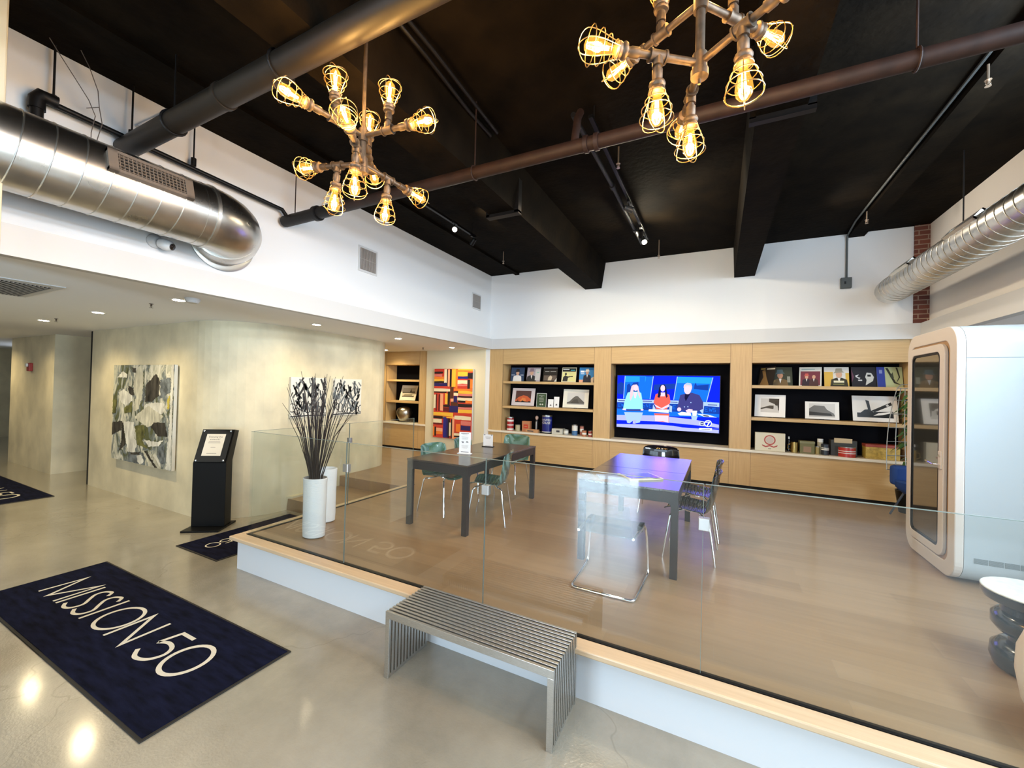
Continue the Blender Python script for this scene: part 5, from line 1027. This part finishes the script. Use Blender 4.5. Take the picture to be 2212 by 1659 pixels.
for x, y, z, l, d in ((-3.50, 6.42, 4.2, 'pendant sprinkler under the black ceiling at far left', .17), (-.94, 4.09, 4.2, 'pendant sprinkler beside the middle lighting track', .17), (1.67, 6.72, 4.2, 'pendant sprinkler under the right ceiling rib, far one', .11), (1.68, 4.09, 4.2, 'pendant sprinkler under the right ceiling rib, near one', .11), (-.90, 6.9, 4.12, 'pendant sprinkler before the back wall beside the lit spot', .25)): sprinkler(x, y, z, l, mat('sprinkler_brass', (.5, .38, .28), .35, metal=.8), d)
t = thing('ceiling_vent', 'white framed slotted vent in the low ceiling at far left', 'vent', (-6.0, 1.26, SB))
MB().box(-6.55, -5.45, 1.05, 1.48, SB-.008, SB).build('frame', band_m, t); MB().box(-6.50, -5.58, 1.10, 1.43, SB-.0095, SB-.008).build('recess', dark, t); g = MB()
for k in range(13): y = 1.11+k*.0255; g.box(-6.50, -5.58, y, y+.009, SB-.014, SB-.0095)
g.build('slats', grille_m, t)

# ================================================================== TRACK LIGHTS
def track(x, y0, y1, label, z=4.20):
    t = thing('light_track', label, 'light track', (x, (y0+y1)/2, z), 0, 'black lighting tracks')
    MB().box(x-.018, x+.018, y0, y1, z, z+.03).build('rail', blackp, t, bevel=.002)
    for y in (y0+.1, y1-.1): MB().tube([(x, y, z+.03), (x, y, CE)], .006, 6).build('hanger_rod', blackmetal, t)
    return t
def head(x, y, z, d, label, lit, col=(1, .88, .66)):
    t = thing('track_spotlight', label, 'spotlight', (x, y, z), 0, 'track spotlights'); d = Vector(d).normalized(); c = Vector((0, 0, -.10))
    MB().box(-.015, .015, -.05, .05, -.03, 0).build('adapter', blackp, t, world=False); MB().tube([(0, 0, -.03), (0, 0, -.10)], .006, 6).build('stem', blackp, t, world=False)
    MB().lathe([(.02, -.06), (.032, -.05), (.036, .05), (.033, .05), (.028, .02), (0, .02)], c, 20, ax=d).build('head', mat('spot_head', (.04, .04, .04), .35) if lit else blackp, t, world=False, smooth=True)
    if lit: MB().lathe([(.0, .045), (.03, .045)], c, 18, ax=d).build('lens', emis('spot_lens', col, 60), t, world=False)
    return Vector((x, y, z))+c+d*.08
track(-3.36, 4.0, 5.25, 'short black lighting track near the left wall'); track(-1.0, 3.3, 6.35, 'long black lighting track in the middle bay')
tag(MB().tube([(-1.07, 3.06, 4.10), (-1.07, 4.4, 4.14), (-1.07, 6.3, 4.14)], .022, 10).tube([(-1.07, 4.38, 4.14), (-1.07, 4.45, 4.14)], .032, 12).tube([(-1.07, 5.7, 4.14), (-1.07, 5.76, 4.14)], .032, 12).build('ceiling_conduit', blackmetal, smooth=True), 'thin black pipe running beside the middle lighting track', 'pipe')
p = head(-3.30, 4.62, 4.20, (.42, -.62, -.45), 'lit white spotlight on the left track', True); lamp('SPOT', 'spot_lamp', p, 60, (1, .84, .58), .03, target=(.4, 7.75, 3.1), angle=R(120), blend=.5)
head(-3.34, 5.15, 4.20, (-.5, .1, -.5), 'unlit spotlight at the far end of the left track', False)
p = head(-1.0, 6.05, 4.18, (.25, -.55, -.45), 'bright spotlight at the far end of the middle track', True); lamp('POINT', 'spot_lamp', p, 26, (1, .88, .64), .03)
p = head(-1.0, 4.95, 4.20, (.8, .35, -.35), 'lit spotlight added on the middle track to brighten the right wall', True); lamp('SPOT', 'spot_lamp', p, 55, (1, .85, .62), .03, target=(2.6, 6.1, 3.2), angle=R(110), blend=.6)  # extra head and lamp, added as fill for the dark right wall
head(-1.0, 5.8, 4.20, (-.1, .6, -.4), 'unlit spotlight behind the bright one on the middle track', False)

# ================================================================== PIPE CHANDELIERS
bulbglass = clear('amber_bulb_glass', (1.0, .80, .42), .02, glow=(1, .45, .07), gstr=.32)
fila = emis('bulb_filament', (1.0, .62, .22), 60)
def chandelier(label, hx, hy, zl, dz, arms, rz_label):
    t = thing('pipe_chandelier', label, 'chandelier', (hx, hy, zl), 0, 'industrial pipe chandeliers')
    MB().tube([(hx, hy, zl+dz), (hx, hy, CE-.01)], .011, 10).build('stem_rod', ironpipe, t, smooth=True)
    MB().lathe([(.055, CE-.03), (.055, CE)], (hx, hy, 0), 20).build('ceiling_plate', blackmetal, t)
    m = MB().tube([(hx, hy, zl-.02), (hx, hy, zl+dz+.05)], .018, 14)
    for z in (zl, zl+dz): m.tube([(hx, hy, z-.035), (hx, hy, z+.035)], .028, 14)
    m.build('centre_pipe', ironpipe, t, smooth=True)
    MB().lathe([(.0, -.085), (.006, -.085), (.006, -.065), (.012, -.062), (.033, -.058), (.033, -.03), (.02, -.02)], (hx, hy, zl), 18).build('bottom_cap', ironpipe, t, smooth=True)
    def fitting(o, d):     # socket, cage and bulb starting at o, pointing along d
        q = Vector((0, 0, 1)).rotation_difference(d); T = Matrix.Translation(o) @ q.to_matrix().to_4x4()
        MB().lathe([(.016, 0), (.02, .0), (.02, .03), (.017, .035), (.017, .045), (.029, .05), (.032, .058), (.029, .066), (.026, .07), (.031, .078), (.031, .086), (.024, .092)], n=18).xf(T).build('bulb_socket', ironpipe, t, smooth=True)
        z0 = .085; Z = lambda v: z0+v*.155
        rad = lambda v: .030+.032*math.sin(min(v/.72, 1)*PI/2)**1.3 if v < .72 else .062*math.sqrt(max(0, 1-((v-.72)/.28)**2))
        c = MB()
        for k in range(4):
            a = k*PI/2+.4; c.tube([(rad(v)*math.cos(a), rad(v)*math.sin(a), Z(v)) for v in [i/10 for i in range(9)]+[.88, .95, .99, 1.0]], .0019, 5)
        for v in (.04, .24, .46, .70): c.tube([(rad(v)*1.06*math.cos(j*PI/9), rad(v)*1.03*math.sin(j*PI/9), Z(v)) for j in range(18)], .0019, 5, closed=True)
        c.xf(T).build('bulb_cage', brasswire, t, smooth=True)
        pb = [(.013, 0), (.014, .02), (.020, .045), (.028, .075), (.030, .095), (.027, .115), (.016, .130), (0, .135)]
        b = MB().lathe([(r, z0+z) for r, z in pb], n=20).xf(T).build('light_bulb', bulbglass, t, smooth=True)
        b.visible_shadow = True
        f = MB()
        for k in range(5): a = 2*PI*k/5; f.tube([(.005*math.cos(a), .005*math.sin(a), z0+.035), (.009*math.cos(a+.5), .009*math.sin(a+.5), z0+.10)], .0020, 5)
        fo = f.xf(T).build('filament', fila, None); fo.parent = b
        for v in fo.data.vertices: v.co -= t.location
        P0 = T @ Vector((0, 0, z0+.075)); lamp('POINT', 'bulb_lamp', P0, BP, BULB, .02, parent=t)
    for up, az, ele in arms:
        a, e = R(az), R(ele); z = zl+(dz if up else 0); c = Vector((hx, hy, z)); u = Vector((math.cos(a)*math.cos(e), math.sin(a)*math.cos(e), math.sin(e))); n = Vector((-math.cos(a)*math.sin(e), -math.sin(a)*math.sin(e), math.cos(e)))*(1 if up else -1)
        MB().tube([c, c+u*.27], .0145, 12).build('arm_pipe', ironpipe, t, smooth=True)
        tc_ = c+u*.18; MB().tube([tc_-u*.035, tc_+u*.035], .022, 14).tube([tc_, tc_+n*.04], .021, 14).tube([tc_-u*.035, tc_-u*.027], .026, 14).tube([tc_+u*.027, tc_+u*.035], .026, 14).tube([tc_, tc_+n*.062], .0135, 12).build('pipe_tee', ironpipe, t, smooth=True)
        fitting(tc_+n*.055, n); fitting(c+u*.262, u)
    return t
BP = 7.0
chandelier('left pipe chandelier with caged glowing bulbs', -1.888, 1.705, 3.207, .164, [(1, 4.3, -1.5), (1, -98.2, -.7), (1, 127.6, -4), (0, 80.7, -3.9), (0, 188.7, 4.8), (0, -53.7, .5)], 0)
chandelier('right pipe chandelier cut off by the top picture edge', -.09, 1.764, 3.229, .245, [(0, 215.7, 0), (0, -35.7, 2), (0, 103.4, 0), (1, 152.9, -1.5), (1, 49.1, .9), (1, -79, 0)], 0)
